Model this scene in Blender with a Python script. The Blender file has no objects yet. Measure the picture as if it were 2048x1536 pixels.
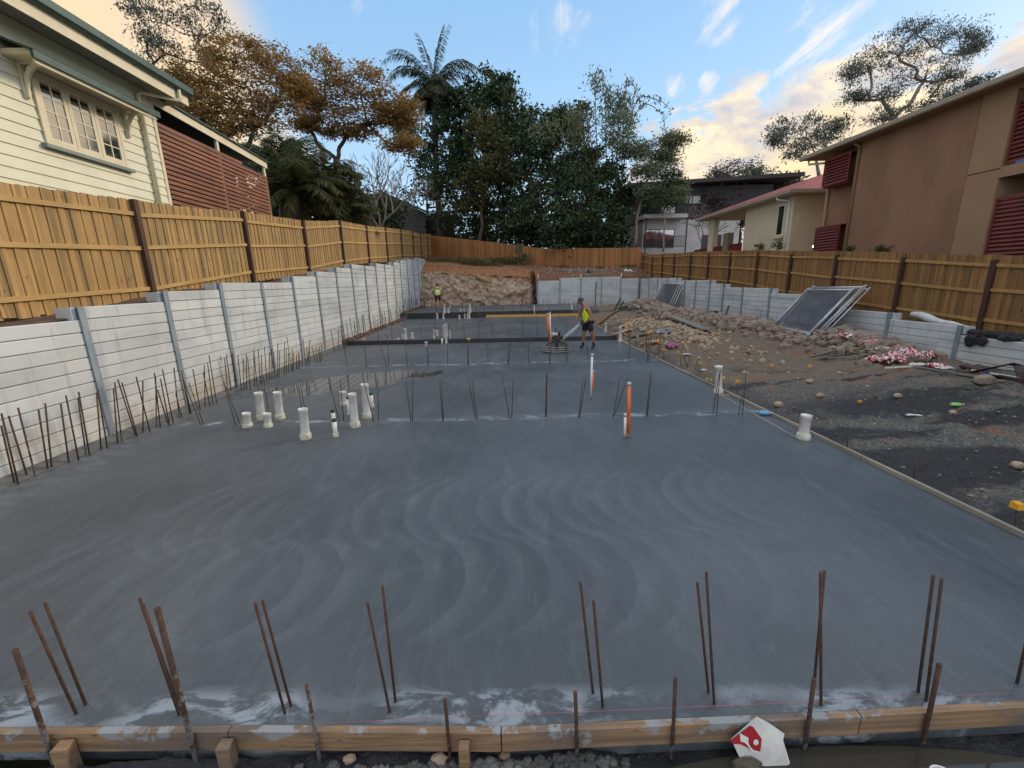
import bpy, bmesh, math, random
import numpy as np
from mathutils import Vector, Matrix, noise as MN
random.seed(7); rng=np.random.default_rng(7)
S=bpy.context.scene; COL=S.collection
R_=math.radians
# ------------------------------------------------------------------ camera
CF,CH=850.0,2.45; PT,RO,YW=R_(13.6),R_(1.3),R_(1.7)
FW=Vector((math.sin(YW)*math.cos(PT),math.cos(YW)*math.cos(PT),-math.sin(PT)))
r0=Vector((math.cos(YW),-math.sin(YW),0)); u0=r0.cross(FW)
CR=r0*math.cos(RO)-u0*math.sin(RO); CU=u0*math.cos(RO)+r0*math.sin(RO)
CP=Vector((0,0,CH))
cam=bpy.data.cameras.new('camera'); camo=bpy.data.objects.new('camera',cam); COL.objects.link(camo)
M=Matrix((CR,CU,-FW)).transposed().to_4x4(); M.translation=CP; camo.matrix_world=M
cam.sensor_width=36; cam.lens=CF/2048*36; cam.clip_end=3000; cam.clip_start=.05
S.camera=camo
# ------------------------------------------------------------------ sky, sun, exposure
SUN_EL,SUN_AZ=R_(24),R_(62)          # azimuth clockwise from +y
W=bpy.data.worlds.new('World'); S.world=W; W.use_nodes=True
def ray(px,py): return FW+CR*((px-1024)/CF)+CU*((768-py)/CF)
def PG(px,py,z=0.0):
    d=ray(px,py); return CP+d*((z-CH)/d.z)
def PD(px,py,Y):
    d=ray(px,py); return CP+d*(Y/d.y)
def PX(px,py,X):
    d=ray(px,py); return CP+d*(X/d.x)
def PL(px,py,x0,y0,x1,y1):
    d=ray(px,py); a,b,c,e=d.x,-(x1-x0),d.y,-(y1-y0); D=a*e-b*c
    t=(x0*e-b*y0)/D; return CP+d*t
def build_world():
    nt=W.node_tree; n=nt.nodes; l=nt.links; n.clear()
    out=n.new('ShaderNodeOutputWorld'); bg=n.new('ShaderNodeBackground'); bg.inputs[1].default_value=.09
    sk=n.new('ShaderNodeTexSky'); sk.sky_type='NISHITA'; sk.sun_disc=False
    sk.sun_elevation=SUN_EL; sk.sun_rotation=SUN_AZ; sk.air_density=1.0; sk.dust_density=.6; sk.ozone_density=2.5
    tc=n.new('ShaderNodeTexCoord'); D=tc.outputs['Generated']
    def mth(op,a,b=None,c=None):
        m=n.new('ShaderNodeMath'); m.operation=op
        for i,v in enumerate((a,b,c)):
            if v is None: continue
            if isinstance(v,(int,float)): m.inputs[i].default_value=v
            else: l.new(v,m.inputs[i])
        return m.outputs[0]
    def mix(f,a,b,t='MIX'):
        m=n.new('ShaderNodeMix'); m.data_type='RGBA'; m.blend_type=t; m.clamp_factor=True
        for s,v in ((m.inputs[0],f),(m.inputs[6],a),(m.inputs[7],b)):
            if isinstance(v,(int,float)): s.default_value=v
            elif isinstance(v,tuple): s.default_value=(*v,1)
            else: l.new(v,s)
        return m.outputs[2]
    def rng_(v,a,b,c=0,d=1):
        m=n.new('ShaderNodeMapRange'); m.interpolation_type='SMOOTHSTEP'; l.new(v,m.inputs[0])
        for i,x in enumerate((a,b,c,d)): m.inputs[i+1].default_value=x
        return m.outputs[0]
    sep=n.new('ShaderNodeSeparateXYZ'); l.new(D,sep.inputs[0])
    zc=mth('ADD',mth('MAXIMUM',sep.outputs[2],0.0),.12)
    cx=mth('DIVIDE',sep.outputs[0],zc); cy=mth('DIVIDE',sep.outputs[1],zc)
    cmb=n.new('ShaderNodeCombineXYZ'); l.new(cx,cmb.inputs[0]); l.new(cy,cmb.inputs[1])
    def nz(vec,sc,det,rg,off=0,dist=0):
        t=n.new('ShaderNodeTexNoise'); t.inputs['Scale'].default_value=sc; t.inputs['Detail'].default_value=det
        t.inputs['Roughness'].default_value=rg; t.inputs['Distortion'].default_value=dist
        mp=n.new('ShaderNodeMapping'); mp.inputs[1].default_value=(off,off*.7,off*.3); l.new(vec,mp.inputs[0]); l.new(mp.outputs[0],t.inputs[0]); return t.outputs[0]
    n1=nz(cmb.outputs[0],1.5,8,.58,3.1,.4)
    n2=nz(D,6.5,8,.6,1.7,.3)
    n3=nz(D,3.0,4,.5,5.3)
    mpw=n.new('ShaderNodeMapping'); mpw.inputs[3].default_value=(3.2,.9,1); mpw.inputs[2].default_value=(0,0,.25); l.new(cmb.outputs[0],mpw.inputs[0]); nw=nz(mpw.outputs[0],1.6,9,.62,2.3,.8)
    mpl=n.new('ShaderNodeMapping'); mpl.inputs[3].default_value=(1,1,2.1); l.new(D,mpl.inputs[0]); nl=nz(mpl.outputs[0],4.2,9,.6,7.7,.5)
    # cloud regions: direction, inner, outer radius (degrees)
    def blob(px,py,ri,ro,amt=1.0):
        d=ray(px,py).normalized()
        vm=n.new('ShaderNodeVectorMath'); vm.operation='DOT_PRODUCT'; l.new(D,vm.inputs[0]); vm.inputs[1].default_value=d
        return mth('MULTIPLY',rng_(vm.outputs['Value'],math.cos(R_(ro)),math.cos(R_(ri))),amt)
    def mx(*a):
        r=a[0]
        for b in a[1:]: r=mth('MAXIMUM',r,b)
        return r
    low=mx(blob(1480,300,3,9,1.0),blob(1620,270,3,9.5,1.0),blob(1750,240,3,9,1.0),blob(1400,310,2,7,.95),blob(2040,170,2,6,1.0),blob(1900,215,2,7,1.0),blob(1500,380,4,11,1.0),blob(1300,330,2,6,.8),blob(1500,190,.5,4,.85),blob(1600,175,.5,4,.85),blob(2400,200,6,14,.8))
    wisps=mx(blob(1440,30,.2,5,1.0),blob(1620,60,1.5,7,.9),blob(1700,65,1,6,.95),blob(1640,85,.5,4,1.0),blob(1180,85,.5,5,.85),blob(1100,60,.5,5,.8),blob(1310,20,.5,5,.8),blob(735,30,.5,3,.5),blob(770,0,.5,2,.5),blob(1352,167,.1,2.2,1.0),blob(1418,164,.1,2,1.0),blob(1570,165,.5,1.6,.85),blob(1500,185,.6,1.8,.95),blob(1590,180,.6,2.2,.95),blob(1640,175,.8,2.4,.95))
    left=mx(blob(20,100,10,22),blob(330,320,5,13,.9),blob(480,380,3,11,.8))
    cov=mth('ADD',mth('MULTIPLY',n2,.75),mth('MULTIPLY',n1,.25))
    m_low=rng_(mth('ADD',mth('ADD',mth('MULTIPLY',nl,.7),mth('MULTIPLY',n2,.3)),mth('MULTIPLY',mth('SUBTRACT',low,.5),.29)),.53,.60)
    m_w=mth('MULTIPLY',rng_(mth('ADD',mth('ADD',mth('MULTIPLY',nw,.65),mth('MULTIPLY',n2,.35)),mth('MULTIPLY',mth('SUBTRACT',wisps,.5),.32)),.575,.74),.9)
    m_l=mth('MULTIPLY',rng_(left,0.05,.9),rng_(n3,.1,.5,.75,1))
    g_scat=mth('MULTIPLY',rng_(n1,.62,.8),.25)
    # colours (sky radiance, before strength)
    base=mix(1.0,sk.outputs[0],(1.25,1.1,.98),'MULTIPLY')
    hz=rng_(sep.outputs[2],0.0,.75,1,0)
    base=mix(.78,base,mix(rng_(sep.outputs[2],.02,.55),(4.7,6.8,8.5),(2.5,4.7,7.5)))
    warm=mix(rng_(n2,.42,.62),(4.6,4.2,4.2),(8.4,6.6,3.7))
    warm=mix(rng_(n1,.35,.65,0,.7),warm,(6.0,5.0,4.2)); warm=mix(rng_(sep.outputs[2],.10,.42),warm,(6.9,6.3,5.7)); warm=mix(rng_(nl,.5,.62,0,.55),warm,(4.7,4.6,4.9))
    ns=nz(mpl.outputs[0],9.5,8,.6,3.3,.4); warm=mix(rng_(ns,.47,.60,0,.75),warm,(4.4,4.5,5.2)); warm=mix(rng_(ns,.50,.38,0,.6),warm,(9.4,7.9,5.0))
    lc=mix(rng_(n3,.35,.65),(6.4,5.3,4.8),(7.6,5.9,3.7))
    white=(7.6,7.2,6.8)
    c=mix(g_scat,base,white)
    c=mix(m_l,c,lc); c=mix(m_w,c,mix(rng_(n1,.4,.6),white,(8.8,7.2,5.6))); c=mix(mth('MULTIPLY',blob(1640,320,1,9),.75),c,(8.4,6.3,3.0)); c=mix(m_low,c,warm); c=mix(mth('MULTIPLY',blob(1640,330,.5,6),.45),c,(9.0,7.0,3.4))
    bk=mx(rng_(sep.outputs[1],.25,-.35),rng_(sep.outputs[2],.58,.85))  # unseen sky behind the camera and overhead, brightened as added fill light
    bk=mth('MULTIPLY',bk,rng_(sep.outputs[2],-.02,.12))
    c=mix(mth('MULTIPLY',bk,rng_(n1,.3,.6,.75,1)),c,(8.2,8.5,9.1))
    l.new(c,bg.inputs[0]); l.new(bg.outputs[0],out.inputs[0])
build_world()
sl=bpy.data.lights.new('sun','SUN'); sl.energy=1.5; sl.angle=R_(14); sl.color=(1,.80,.55)
so=bpy.data.objects.new('sun',sl); COL.objects.link(so)
so.rotation_euler=Vector((math.sin(SUN_AZ)*math.cos(SUN_EL),math.cos(SUN_AZ)*math.cos(SUN_EL),math.sin(SUN_EL))).to_track_quat('Z','Y').to_euler()
S.view_settings.view_transform='Standard'; S.view_settings.look='None'; S.view_settings.gamma=1; S.view_settings.exposure=0.62
S.view_settings.use_curve_mapping=False
S.render.engine='CYCLES'; S.cycles.max_bounces=6
# ------------------------------------------------------------------ materials
def srgb(r,g,b): 
    f=lambda v:(v/255/12.92) if v/255<=.04045 else ((v/255+.055)/1.055)**2.4
    return (f(r),f(g),f(b))
class MT:
    def __init__(s,name,rough=.7,metal=0,spec=.5):
        s.m=bpy.data.materials.new(name); s.m.use_nodes=True; s.n=s.m.node_tree.nodes; s.l=s.m.node_tree.links
        s.b=s.n['Principled BSDF']; s.b.inputs['Roughness'].default_value=rough; s.b.inputs['Metallic'].default_value=metal
        s.b.inputs['Specular IOR Level'].default_value=spec
        s.o=s.n.new('ShaderNodeTexCoord').outputs['Object']
    def put(s,v,sock):
        if v is None: return
        if isinstance(v,(int,float)): sock.default_value=(v,v,v,1) if sock.type=='RGBA' else v
        elif isinstance(v,tuple): sock.default_value=(*v,1) if len(v)==3 and sock.type=='RGBA' else v
        else: s.l.new(v,sock)
    def map(s,sc=(1,1,1),loc=(0,0,0),rot=(0,0,0),v=None):
        m=s.n.new('ShaderNodeMapping'); m.inputs[1].default_value=loc; m.inputs[2].default_value=rot; m.inputs[3].default_value=sc
        s.l.new(v or s.o,m.inputs[0]); return m.outputs[0]
    def noise(s,sc=5,det=4,rg=.55,v=None,dist=0):
        t=s.n.new('ShaderNodeTexNoise'); s.l.new(v or s.o,t.inputs[0]); t.inputs['Scale'].default_value=sc
        t.inputs['Detail'].default_value=det; t.inputs['Roughness'].default_value=rg; t.inputs['Distortion'].default_value=dist; return t.outputs[0]
    def vor(s,sc=5,v=None,feat='F1',out='Distance',rnd=1):
        t=s.n.new('ShaderNodeTexVoronoi'); t.feature=feat; s.l.new(v or s.o,t.inputs[0]); t.inputs['Scale'].default_value=sc; t.inputs['Randomness'].default_value=rnd; return t.outputs[out]
    def rr(s,v,a,b,c=0,d=1,smooth=True):
        m=s.n.new('ShaderNodeMapRange'); m.interpolation_type='SMOOTHSTEP' if smooth else 'LINEAR'; s.put(v,m.inputs[0])
        for i,x in enumerate((a,b,c,d)): m.inputs[i+1].default_value=x
        return m.outputs[0]
    def mth(s,op,a,b=None,c=None):
        m=s.n.new('ShaderNodeMath'); m.operation=op
        for i,v in enumerate((a,b,c)): s.put(v,m.inputs[i])
        return m.outputs[0]
    def mix(s,f,a,b,t='MIX'):
        m=s.n.new('ShaderNodeMix'); m.data_type='RGBA'; m.blend_type=t
        s.put(f,m.inputs[0]); s.put(a,m.inputs[6]); s.put(b,m.inputs[7]); return m.outputs[2]
    def xyz(s,v=None):
        p=s.n.new('ShaderNodeSeparateXYZ'); s.l.new(v or s.o,p.inputs[0]); return p.outputs
    def attr(s,name):
        a=s.n.new('ShaderNodeAttribute'); a.attribute_name=name; return a.outputs['Fac']
    def wn(s,v):
        t=s.n.new('ShaderNodeTexWhiteNoise'); t.noise_dimensions='1D'; s.put(v,t.inputs['W']); return t.outputs['Value']
    def color(s,v): s.put(v,s.b.inputs['Base Color']); return s
    def rough(s,v): s.put(v,s.b.inputs['Roughness']); return s
    def bump(s,h,st=.3,d=.02):
        b=s.n.new('ShaderNodeBump'); b.inputs['Strength'].default_value=st; b.inputs['Distance'].default_value=d; s.put(h,b.inputs['Height'])
        s.l.new(b.outputs[0],s.b.inputs['Normal']); return s
def simple(name,c,c2=None,sc=6,rough=.7,metal=0,bump=.15,bd=.01,stretch=(1,1,1),det=5):
    t=MT(name,rough,metal); v=t.map(stretch); nz=t.noise(sc,det,.6,v)
    c2=c2 or tuple(x*.75 for x in c)
    t.color(t.mix(t.rr(nz,.3,.7),c,c2)); 
    if bump: t.bump(nz,bump,bd)
    return t.m
def m_paling(name,c1,c2,c3,axis=1,pitch=.105,knots=True):
    t=MT(name,.75); o=t.xyz(); a=o[axis]
    idx=t.mth('FLOOR',t.mth('DIVIDE',a,pitch)); r=t.wn(idx); r2=t.wn(t.mth('ADD',idx,37.3))
    cmb=t.n.new('ShaderNodeCombineXYZ'); t.put(t.mth('MULTIPLY',a,22.0),cmb.inputs[0]); t.put(t.mth('MULTIPLY',r,50.0),cmb.inputs[1]); t.put(t.mth('MULTIPLY',o[2],1.3),cmb.inputs[2])
    g=t.noise(1.0,5,.6,cmb.outputs[0],.6)
    col=t.mix(r,c1,c2); col=t.mix(t.rr(g,.35,.75,0,.65),col,c3)
    big=t.noise(1.1,3,.5); col=t.mix(t.rr(big,.45,.7,0,.5),col,tuple(x*.55 for x in c1))
    gr=t.mth('GREATER_THAN',r2,.68); col=t.mix(t.mth('MULTIPLY',gr,t.rr(g,.3,.6,.2,.75)),col,(c1[0]*.38,c1[1]*.42,c1[2]*.5))
    if knots:
        kv=t.map((0,7,3.6),(0,0,.4)); k=t.vor(1.0,kv); km=t.mth('MULTIPLY',t.rr(k,.08,.17,1,0),t.rr(t.noise(2.1,2,.5),.48,.56)); col=t.mix(t.mth('MULTIPLY',km,.85),col,(c1[0]*.22,c1[1]*.12,c1[2]*.1))
    t.color(col).bump(g,.25,.004); return t.m
def m_leaf(name,c1,c2,c3,trans=.35):
    t=MT(name,.6,0,.25); r=t.attr('rnd'); col=t.mix(t.rr(r,0,.6,0,1,False),c1,c2); col=t.mix(t.rr(r,.6,1,0,1,False),col,c3)
    t.color(col); tr=t.n.new('ShaderNodeBsdfTranslucent'); t.l.new(col,tr.inputs[0])
    ms=t.n.new('ShaderNodeMixShader'); ms.inputs[0].default_value=trans; t.l.new(t.b.outputs[0],ms.inputs[1]); t.l.new(tr.outputs[0],ms.inputs[2])
    t.l.new(ms.outputs[0],t.n['Material Output'].inputs[0]); return t.m
# ------------------------------------------------------------------ mesh helpers
class MB:
    def __init__(s): s.v=[]; s.f=[]; s.sm=[]
    def add(s,vs,fs,smooth=False):
        b=len(s.v); s.v+= [tuple(v) for v in vs]; s.f+=[tuple(i+b for i in f) for f in fs]; s.sm+=[smooth]*len(fs); return s
    def box(s,a,b,rz=0,c=None):   # two corners
        x0,y0,z0=a; x1,y1,z1=b; vs=[(x,y,z) for z in(z0,z1) for y in(y0,y1) for x in(x0,x1)]
        if rz:
            c=c or ((x0+x1)/2,(y0+y1)/2); ca,sa=math.cos(rz),math.sin(rz)
            vs=[(c[0]+(x-c[0])*ca-(y-c[1])*sa,c[1]+(x-c[0])*sa+(y-c[1])*ca,z) for x,y,z in vs]
        return s.add(vs,[(0,2,3,1),(4,5,7,6),(0,1,5,4),(2,6,7,3),(0,4,6,2),(1,3,7,5)])
    def beam(s,p,q,w,h,up=(0,0,1)):   # rectangular bar p->q, w across, h along up
        p,q=Vector(p),Vector(q); d=(q-p).normalized(); u=Vector(up); sd=d.cross(u)
        if sd.length<1e-4: sd=d.cross(Vector((0,1,0)))
        sd.normalize(); u=sd.cross(d).normalized(); vs=[]
        for e in (p,q):
            for a,b in ((-1,-1),(1,-1),(1,1),(-1,1)): vs.append(e+sd*a*w/2+u*b*h/2)
        return s.add(vs,[(0,1,2,3),(7,6,5,4),(0,4,5,1),(1,5,6,2),(2,6,7,3),(3,7,4,0)])
    def tube(s,pts,r,n=8,cap=True,smooth=True):
        pts=[Vector(p) for p in pts]; rs=r if isinstance(r,(list,tuple)) else [r]*len(pts); vs=[]; fs=[]
        ref=None
        for i,p in enumerate(pts):
            d=(pts[min(i+1,len(pts)-1)]-pts[max(i-1,0)])
            if d.length<1e-7: d=Vector((0,0,1))
            d.normalize()
            if ref is None: ref=Vector((1,0,0)) if abs(d.x)<.8 else Vector((0,1,0))
            a=(ref-d*ref.dot(d)).normalized(); b=d.cross(a); ref=a
            for k in range(n):
                t=2*math.pi*k/n; vs.append(p+(a*math.cos(t)+b*math.sin(t))*rs[i])
        for i in range(len(pts)-1):
            for k in range(n): fs.append((i*n+k,i*n+(k+1)%n,(i+1)*n+(k+1)%n,(i+1)*n+k))
        s.add(vs,fs,smooth)
        if cap:
            b=len(s.v)-len(vs); s.f.append(tuple(b+k for k in range(n))[::-1]); s.f.append(tuple(b+(len(pts)-1)*n+k for k in range(n))); s.sm+=[False,False]
        return s
    def prism(s,pts,ext):   # planar polygon extruded by vector
        n=len(pts); e=Vector(ext); vs=[Vector(p) for p in pts]+[Vector(p)+e for p in pts]
        return s.add(vs,[tuple(range(n))[::-1],tuple(range(n,2*n))]+[(i,(i+1)%n,n+(i+1)%n,n+i) for i in range(n)])
    def ball(s,c,r,sub=1,jit=0,seed=0,sc=(1,1,1)):
        bm=bmesh.new(); bmesh.ops.create_icosphere(bm,subdivisions=sub,radius=1)
        rd=random.Random(seed); vs=[]
        for v in bm.verts:
            k=1+jit*(rd.random()*2-1); vs.append((c[0]+v.co.x*r*k*sc[0],c[1]+v.co.y*r*k*sc[1],c[2]+v.co.z*r*k*sc[2]))
        fs=[tuple(v.index for v in f.verts) for f in bm.faces]; bm.free(); return s.add(vs,fs,jit==0)
    def build(s,name,mat,parent=None,loc=None):
        me=bpy.data.meshes.new(name); me.from_pydata(s.v,[],s.f); me.polygons.foreach_set('use_smooth',s.sm); me.materials.append(mat); me.update()
        o=bpy.data.objects.new(name,me); COL.objects.link(o)
        if parent: o.parent=parent; 
        if loc is not None: o.location=loc
        if parent and loc is None: o.location=-Vector(parent.location) if parent.type=='EMPTY' and parent.get('wp') else (0,0,0)
        return o
def tag(o,label=None,cat=None,group=None,kind=None):
    for k,v in (('label',label),('category',cat),('group',group),('kind',kind)):
        if v: o[k]=v
    return o
def thing(name,loc,label,cat,group=None,rz=0,wp=True):   # children given in world coordinates when wp
    o=bpy.data.objects.new(name,None); COL.objects.link(o); o.location=loc; o.rotation_euler=(0,0,rz); o.empty_display_size=.1
    if wp: o['wp']=1
    return tag(o,label,cat,group)
ORD=['first','second','third','fourth','fifth','sixth','seventh','eighth','ninth','tenth','eleventh','twelfth','thirteenth','fourteenth','fifteenth','sixteenth','seventeenth','eighteenth','nineteenth','twentieth']
def od(i):
    if i<20: return ORD[i]
    n=i+1; return f"{n}{'th' if 10<n%100<20 else {1:'st',2:'nd',3:'rd'}.get(n%10,'th')}"
def fbm(x,y,z=0,o=4): return MN.fractal(Vector((x,y,z)),.6,2.1,o)
def smst(a,b,x):
    t=max(0,min(1,(x-a)/(b-a))); return t*t*(3-2*t)
# ------------------------------------------------------------------ shared materials
def m_concrete():
    t=MT('wet_concrete',.5,0,.45); x,y,z=t.xyz()[:3]
    dn=t.noise(1.6,3,.5); wob=t.mth('MULTIPLY',t.mth('SUBTRACT',dn,.5),.22)
    def band(yc,R,step,sgn,x0,x1,seed):
        dy=t.mth('SUBTRACT',t.mth('ADD',y,wob),yc); q=t.mth('SQRT',t.mth('MAXIMUM',t.mth('SUBTRACT',R*R,t.mth('MULTIPLY',dy,dy)),.0))
        ph=t.mth('DIVIDE',t.mth('ADD',x,t.mth('MULTIPLY',q,sgn)),step); ph=t.mth('ADD',ph,wob)
        fr=t.mth('FRACT',ph); edge=t.mth('MULTIPLY',t.rr(fr,0,.10),t.rr(fr,.16,.8,1,0))
        amp=t.wn(t.mth('ADD',t.mth('FLOOR',ph),seed))
        m=t.mth('MULTIPLY',edge,t.rr(t.mth('ABSOLUTE',dy),R*.78,R*.99,1,0))
        m=t.mth('MULTIPLY',m,t.mth('MULTIPLY',t.rr(x,x0-.6,x0+.6),t.rr(x,x1-.7,x1+.7,1,0)))
        return t.mth('MULTIPLY',m,t.mth('ADD',t.mth('MULTIPLY',amp,.8),.2))
    arcs=t.mth('ADD',band(4.35,.85,.27,1,-3.8,2.8,3.0),band(3.15,.72,.36,-1,-2.6,2.2,9.0))
    arcs=t.mth('ADD',arcs,t.mth('MULTIPLY',band(3.2,.8,.33,1,-4.6,-1.9,21.0),.8)); arcs=t.mth('ADD',arcs,t.mth('MULTIPLY',band(5.8,.8,.5,1,-4.5,1,5.0),.35))
    arcs=t.mth('ADD',arcs,t.mth('MULTIPLY',band(10.2,1.4,.7,-1,-4.5,4,15.0),.35))
    st=t.noise(1.0,7,.66,t.map((2.2,.8,1),rot=(0,0,.5)),1.2); st2=t.noise(3.2,6,.65,t.map((.35,1.6,1),rot=(0,0,-.25)),.8)
    big=t.noise(.38,3,.5,t.map(loc=(3,1,0))); fine=t.noise(42,3,.6)
    col=t.mix(t.rr(big,.3,.72),(.051,.061,.070),(.088,.102,.114))
    col=t.mix(t.rr(st,.5,.8,0,.38),col,(.13,.16,.178)); col=t.mix(t.rr(st2,.55,.8,0,.35),col,(.028,.032,.04))
    arcs=t.mth('MULTIPLY',arcs,t.rr(st,.3,.65,.5,1)); col=t.mix(t.mth('MULTIPLY',arcs,.21),col,(.19,.215,.24))
    fs=t.noise(9,7,.7,t.map((1.6,.35,1),rot=(0,0,.85)),.8); col=t.mix(t.rr(fs,.5,.78,0,.45),col,(.125,.15,.17)); col=t.mix(t.rr(fs,.47,.25,0,.4),col,(.028,.036,.044)); col=t.mix(t.rr(fine,.35,.7,0,.18),col,(.035,.038,.045))
    # pale slurry smears along the lines of starter bars
    sm=t.noise(3.4,6,.7,t.map((.7,1.6,1)),.5)
    def line_(y0,k,w,th):
        d=t.mth('ABSOLUTE',t.mth('SUBTRACT',t.mth('ADD',y,t.mth('MULTIPLY',x,k)),y0))
        return t.mth('MULTIPLY',t.rr(d,w*.25,w,1,0),t.rr(sm,th,th+.1))
    ln=t.mth('MAXIMUM',t.mth('MULTIPLY',line_(1.98,.045,.19,.46),t.rr(t.noise(1.3,2,.5,t.map(loc=(0,3,0))),.44,.56,.15,1)),t.mth('MAXIMUM',line_(7.5,.035,.16,.5),line_(12.9,.03,.22,.5)))
    pd=t.rr(t.mth('ABSOLUTE',t.mth('SUBTRACT',y,7.52)),0,.3,.35,0)
    col=t.mix(t.mth('MULTIPLY',pd,.5),col,(.15,.165,.185))
    le=t.mth('MULTIPLY',t.rr(x,-6.1,-5.4,1,0),t.rr(sm,.42,.6,0,.5)); col=t.mix(le,col,(.15,.16,.175))
    col=t.mix(t.mth('MULTIPLY',ln,.75),col,(.30,.345,.39))
    # standing water on the left near the second bar row
    px_=t.mth('DIVIDE',t.mth('ADD',x,3.75),2.2); py_=t.mth('DIVIDE',t.mth('SUBTRACT',t.mth('ADD',y,t.mth('MULTIPLY',x,-.42)),12.55),1.15)
    rr_=t.mth('SQRT',t.mth('ADD',t.mth('MULTIPLY',px_,px_),t.mth('MULTIPLY',py_,py_)))
    pud=t.rr(t.mth('ADD',rr_,t.mth('MULTIPLY',t.mth('SUBTRACT',dn,.5),1.1)),.82,.9,1,0)
    col=t.mix(pud,col,(.05,.055,.062))
    t.color(col); ro=t.rr(st,.3,.75,.30,.5); ro=t.mth('ADD',ro,t.rr(fine,.3,.7,-.04,.06)); ro=t.mth('ADD',ro,t.mth('MULTIPLY',ln,.3))
    ro=t.mth('ADD',ro,.06); t.rough(t.mix(pud,ro,.02))
    h=t.mth('ADD',t.mth('MULTIPLY',st,.5),t.mth('ADD',t.mth('MULTIPLY',fine,.1),t.mth('MULTIPLY',arcs,.21)))
    h=t.mth('ADD',h,t.mth('MULTIPLY',ln,.8))
    h=t.mth('MULTIPLY',h,t.mth('SUBTRACT',1.0,pud)); t.bump(h,.35,.012); return t.m
def m_site():
    t=MT('site_dirt',.85,0,.35); x,y,z=t.xyz()[:3]
    n=t.noise(.55,6,.6,t.map((.55,1.3,1),rot=(0,0,-.5)),.8); f=t.noise(5,8,.68); g=t.noise(26,5,.7); v=t.vor(16); b=t.noise(1.2,4,.6,t.map((1,1,1),(7,3,0)))
    sand=t.mix(f,(.21,.155,.11),(.10,.08,.062)); grav=t.mix(t.rr(g,.38,.68),(.055,.052,.048),(.19,.175,.155)); mud=t.mix(f,(.012,.012,.014),(.035,.034,.035))
    red=t.mix(f,(.26,.10,.05),(.18,.09,.055))
    nearm=t.rr(t.mth('ADD',y,t.mth('MULTIPLY',t.mth('SUBTRACT',n,.5),5.5)),8.6,10.6,1,0)
    col=t.mix(nearm,sand,grav)
    col=t.mix(t.mth('MULTIPLY',t.rr(b,.56,.66),t.rr(y,12,14,1,0)),col,sand)
    col=t.mix(t.rr(t.noise(.9,5,.6,t.map(loc=(2,9,0))),.56,.68,0,.8),col,red)
    mm=t.mth('MULTIPLY',t.rr(t.mth('ADD',y,t.mth('MULTIPLY',x,-.30)),5.6,6.9,1,0),t.rr(n,.42,.52))
    mm=t.mth('MAXIMUM',mm,t.mth('MULTIPLY',t.rr(t.noise(.8,5,.6,t.map((.35,1.5,1),(4,4,0),(0,0,-.35)),.6),.57,.63),t.rr(y,10,12.5,1,0)))
    dx=t.mth('MULTIPLY',t.mth('SUBTRACT',x,8.9),.42); dy=t.mth('MULTIPLY',t.mth('SUBTRACT',t.mth('ADD',y,t.mth('MULTIPLY',x,.8)),34.3),.55)
    pile=t.rr(t.mth('ADD',t.mth('SQRT',t.mth('ADD',t.mth('MULTIPLY',dx,dx),t.mth('MULTIPLY',dy,dy))),t.mth('MULTIPLY',t.mth('SUBTRACT',f,.5),.5)),.9,1.1,1,0)
    mm=t.mth('MAXIMUM',mm,pile)
    mm=t.mth('MAXIMUM',mm,t.mth('MULTIPLY',t.rr(x,4.9,5.9,1,0),t.rr(b,.4,.5)))
    col=t.mix(mm,col,mud)
    col=t.mix(t.mth('MULTIPLY',t.rr(y,1.9,2.2,1,0),.85),col,(.03,.032,.037))
    col=t.mix(t.rr(v,0,.2,.25,0),col,(.36,.33,.29))
    t.color(col); t.rough(t.mix(mm,.88,t.rr(f,.4,.6,.3,.7))); t.bump(t.mth('ADD',t.mth('MULTIPLY',f,1.0),t.mth('ADD',t.mth('MULTIPLY',g,.35),t.mth('MULTIPLY',v,-.3))),.8,.06); return t.m
def m_bank():
    t=MT('cut_earth',.95,0,.2); x,y,z=t.xyz()[:3]; n=t.noise(1.3,6,.65,t.map((1,1,1.8)),.5); f=t.noise(7,7,.68); w=t.mth('ADD',z,t.mth('MULTIPLY',t.mth('SUBTRACT',n,.5),1.3))
    rock=t.mix(f,(.50,.38,.28),(.28,.20,.15)); rock=t.mix(t.rr(n,.5,.7),rock,(.50,.42,.30)); rock=t.mix(t.rr(t.noise(2.5,5,.6,t.map(loc=(5,5,5))),.54,.68,0,.75),rock,(.36,.17,.12))
    orange=t.mix(t.rr(f,.35,.65),(.38,.18,.085),(.17,.09,.05)); brown=t.mix(f,(.12,.062,.04),(.20,.10,.06))
    wx=t.mth('SUBTRACT',w,t.mth('MULTIPLY',x,-.10))
    col=t.mix(t.rr(wx,2.5,3.0),rock,orange); col=t.mix(t.rr(wx,3.6,4.2),col,brown)
    col=t.mix(t.rr(x,2.6,3.8),col,t.mix(t.rr(n,.4,.6),brown,(.20,.095,.055)))
    col=t.mix(t.rr(t.noise(3.5,5,.6,t.map((1,1,5))),.60,.66,0,.8),col,(.07,.04,.03))
    col=t.mix(t.rr(y,56,62),col,(.06,.07,.03))
    t.color(col).bump(t.mth('ADD',f,t.mth('MULTIPLY',t.noise(22,5,.7),.5)),.9,.09); return t.m
MC=m_concrete(); M_SITE=m_site(); M_BANK=m_bank()
M_SLEEP=MT('concrete_sleeper',.8)
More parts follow.
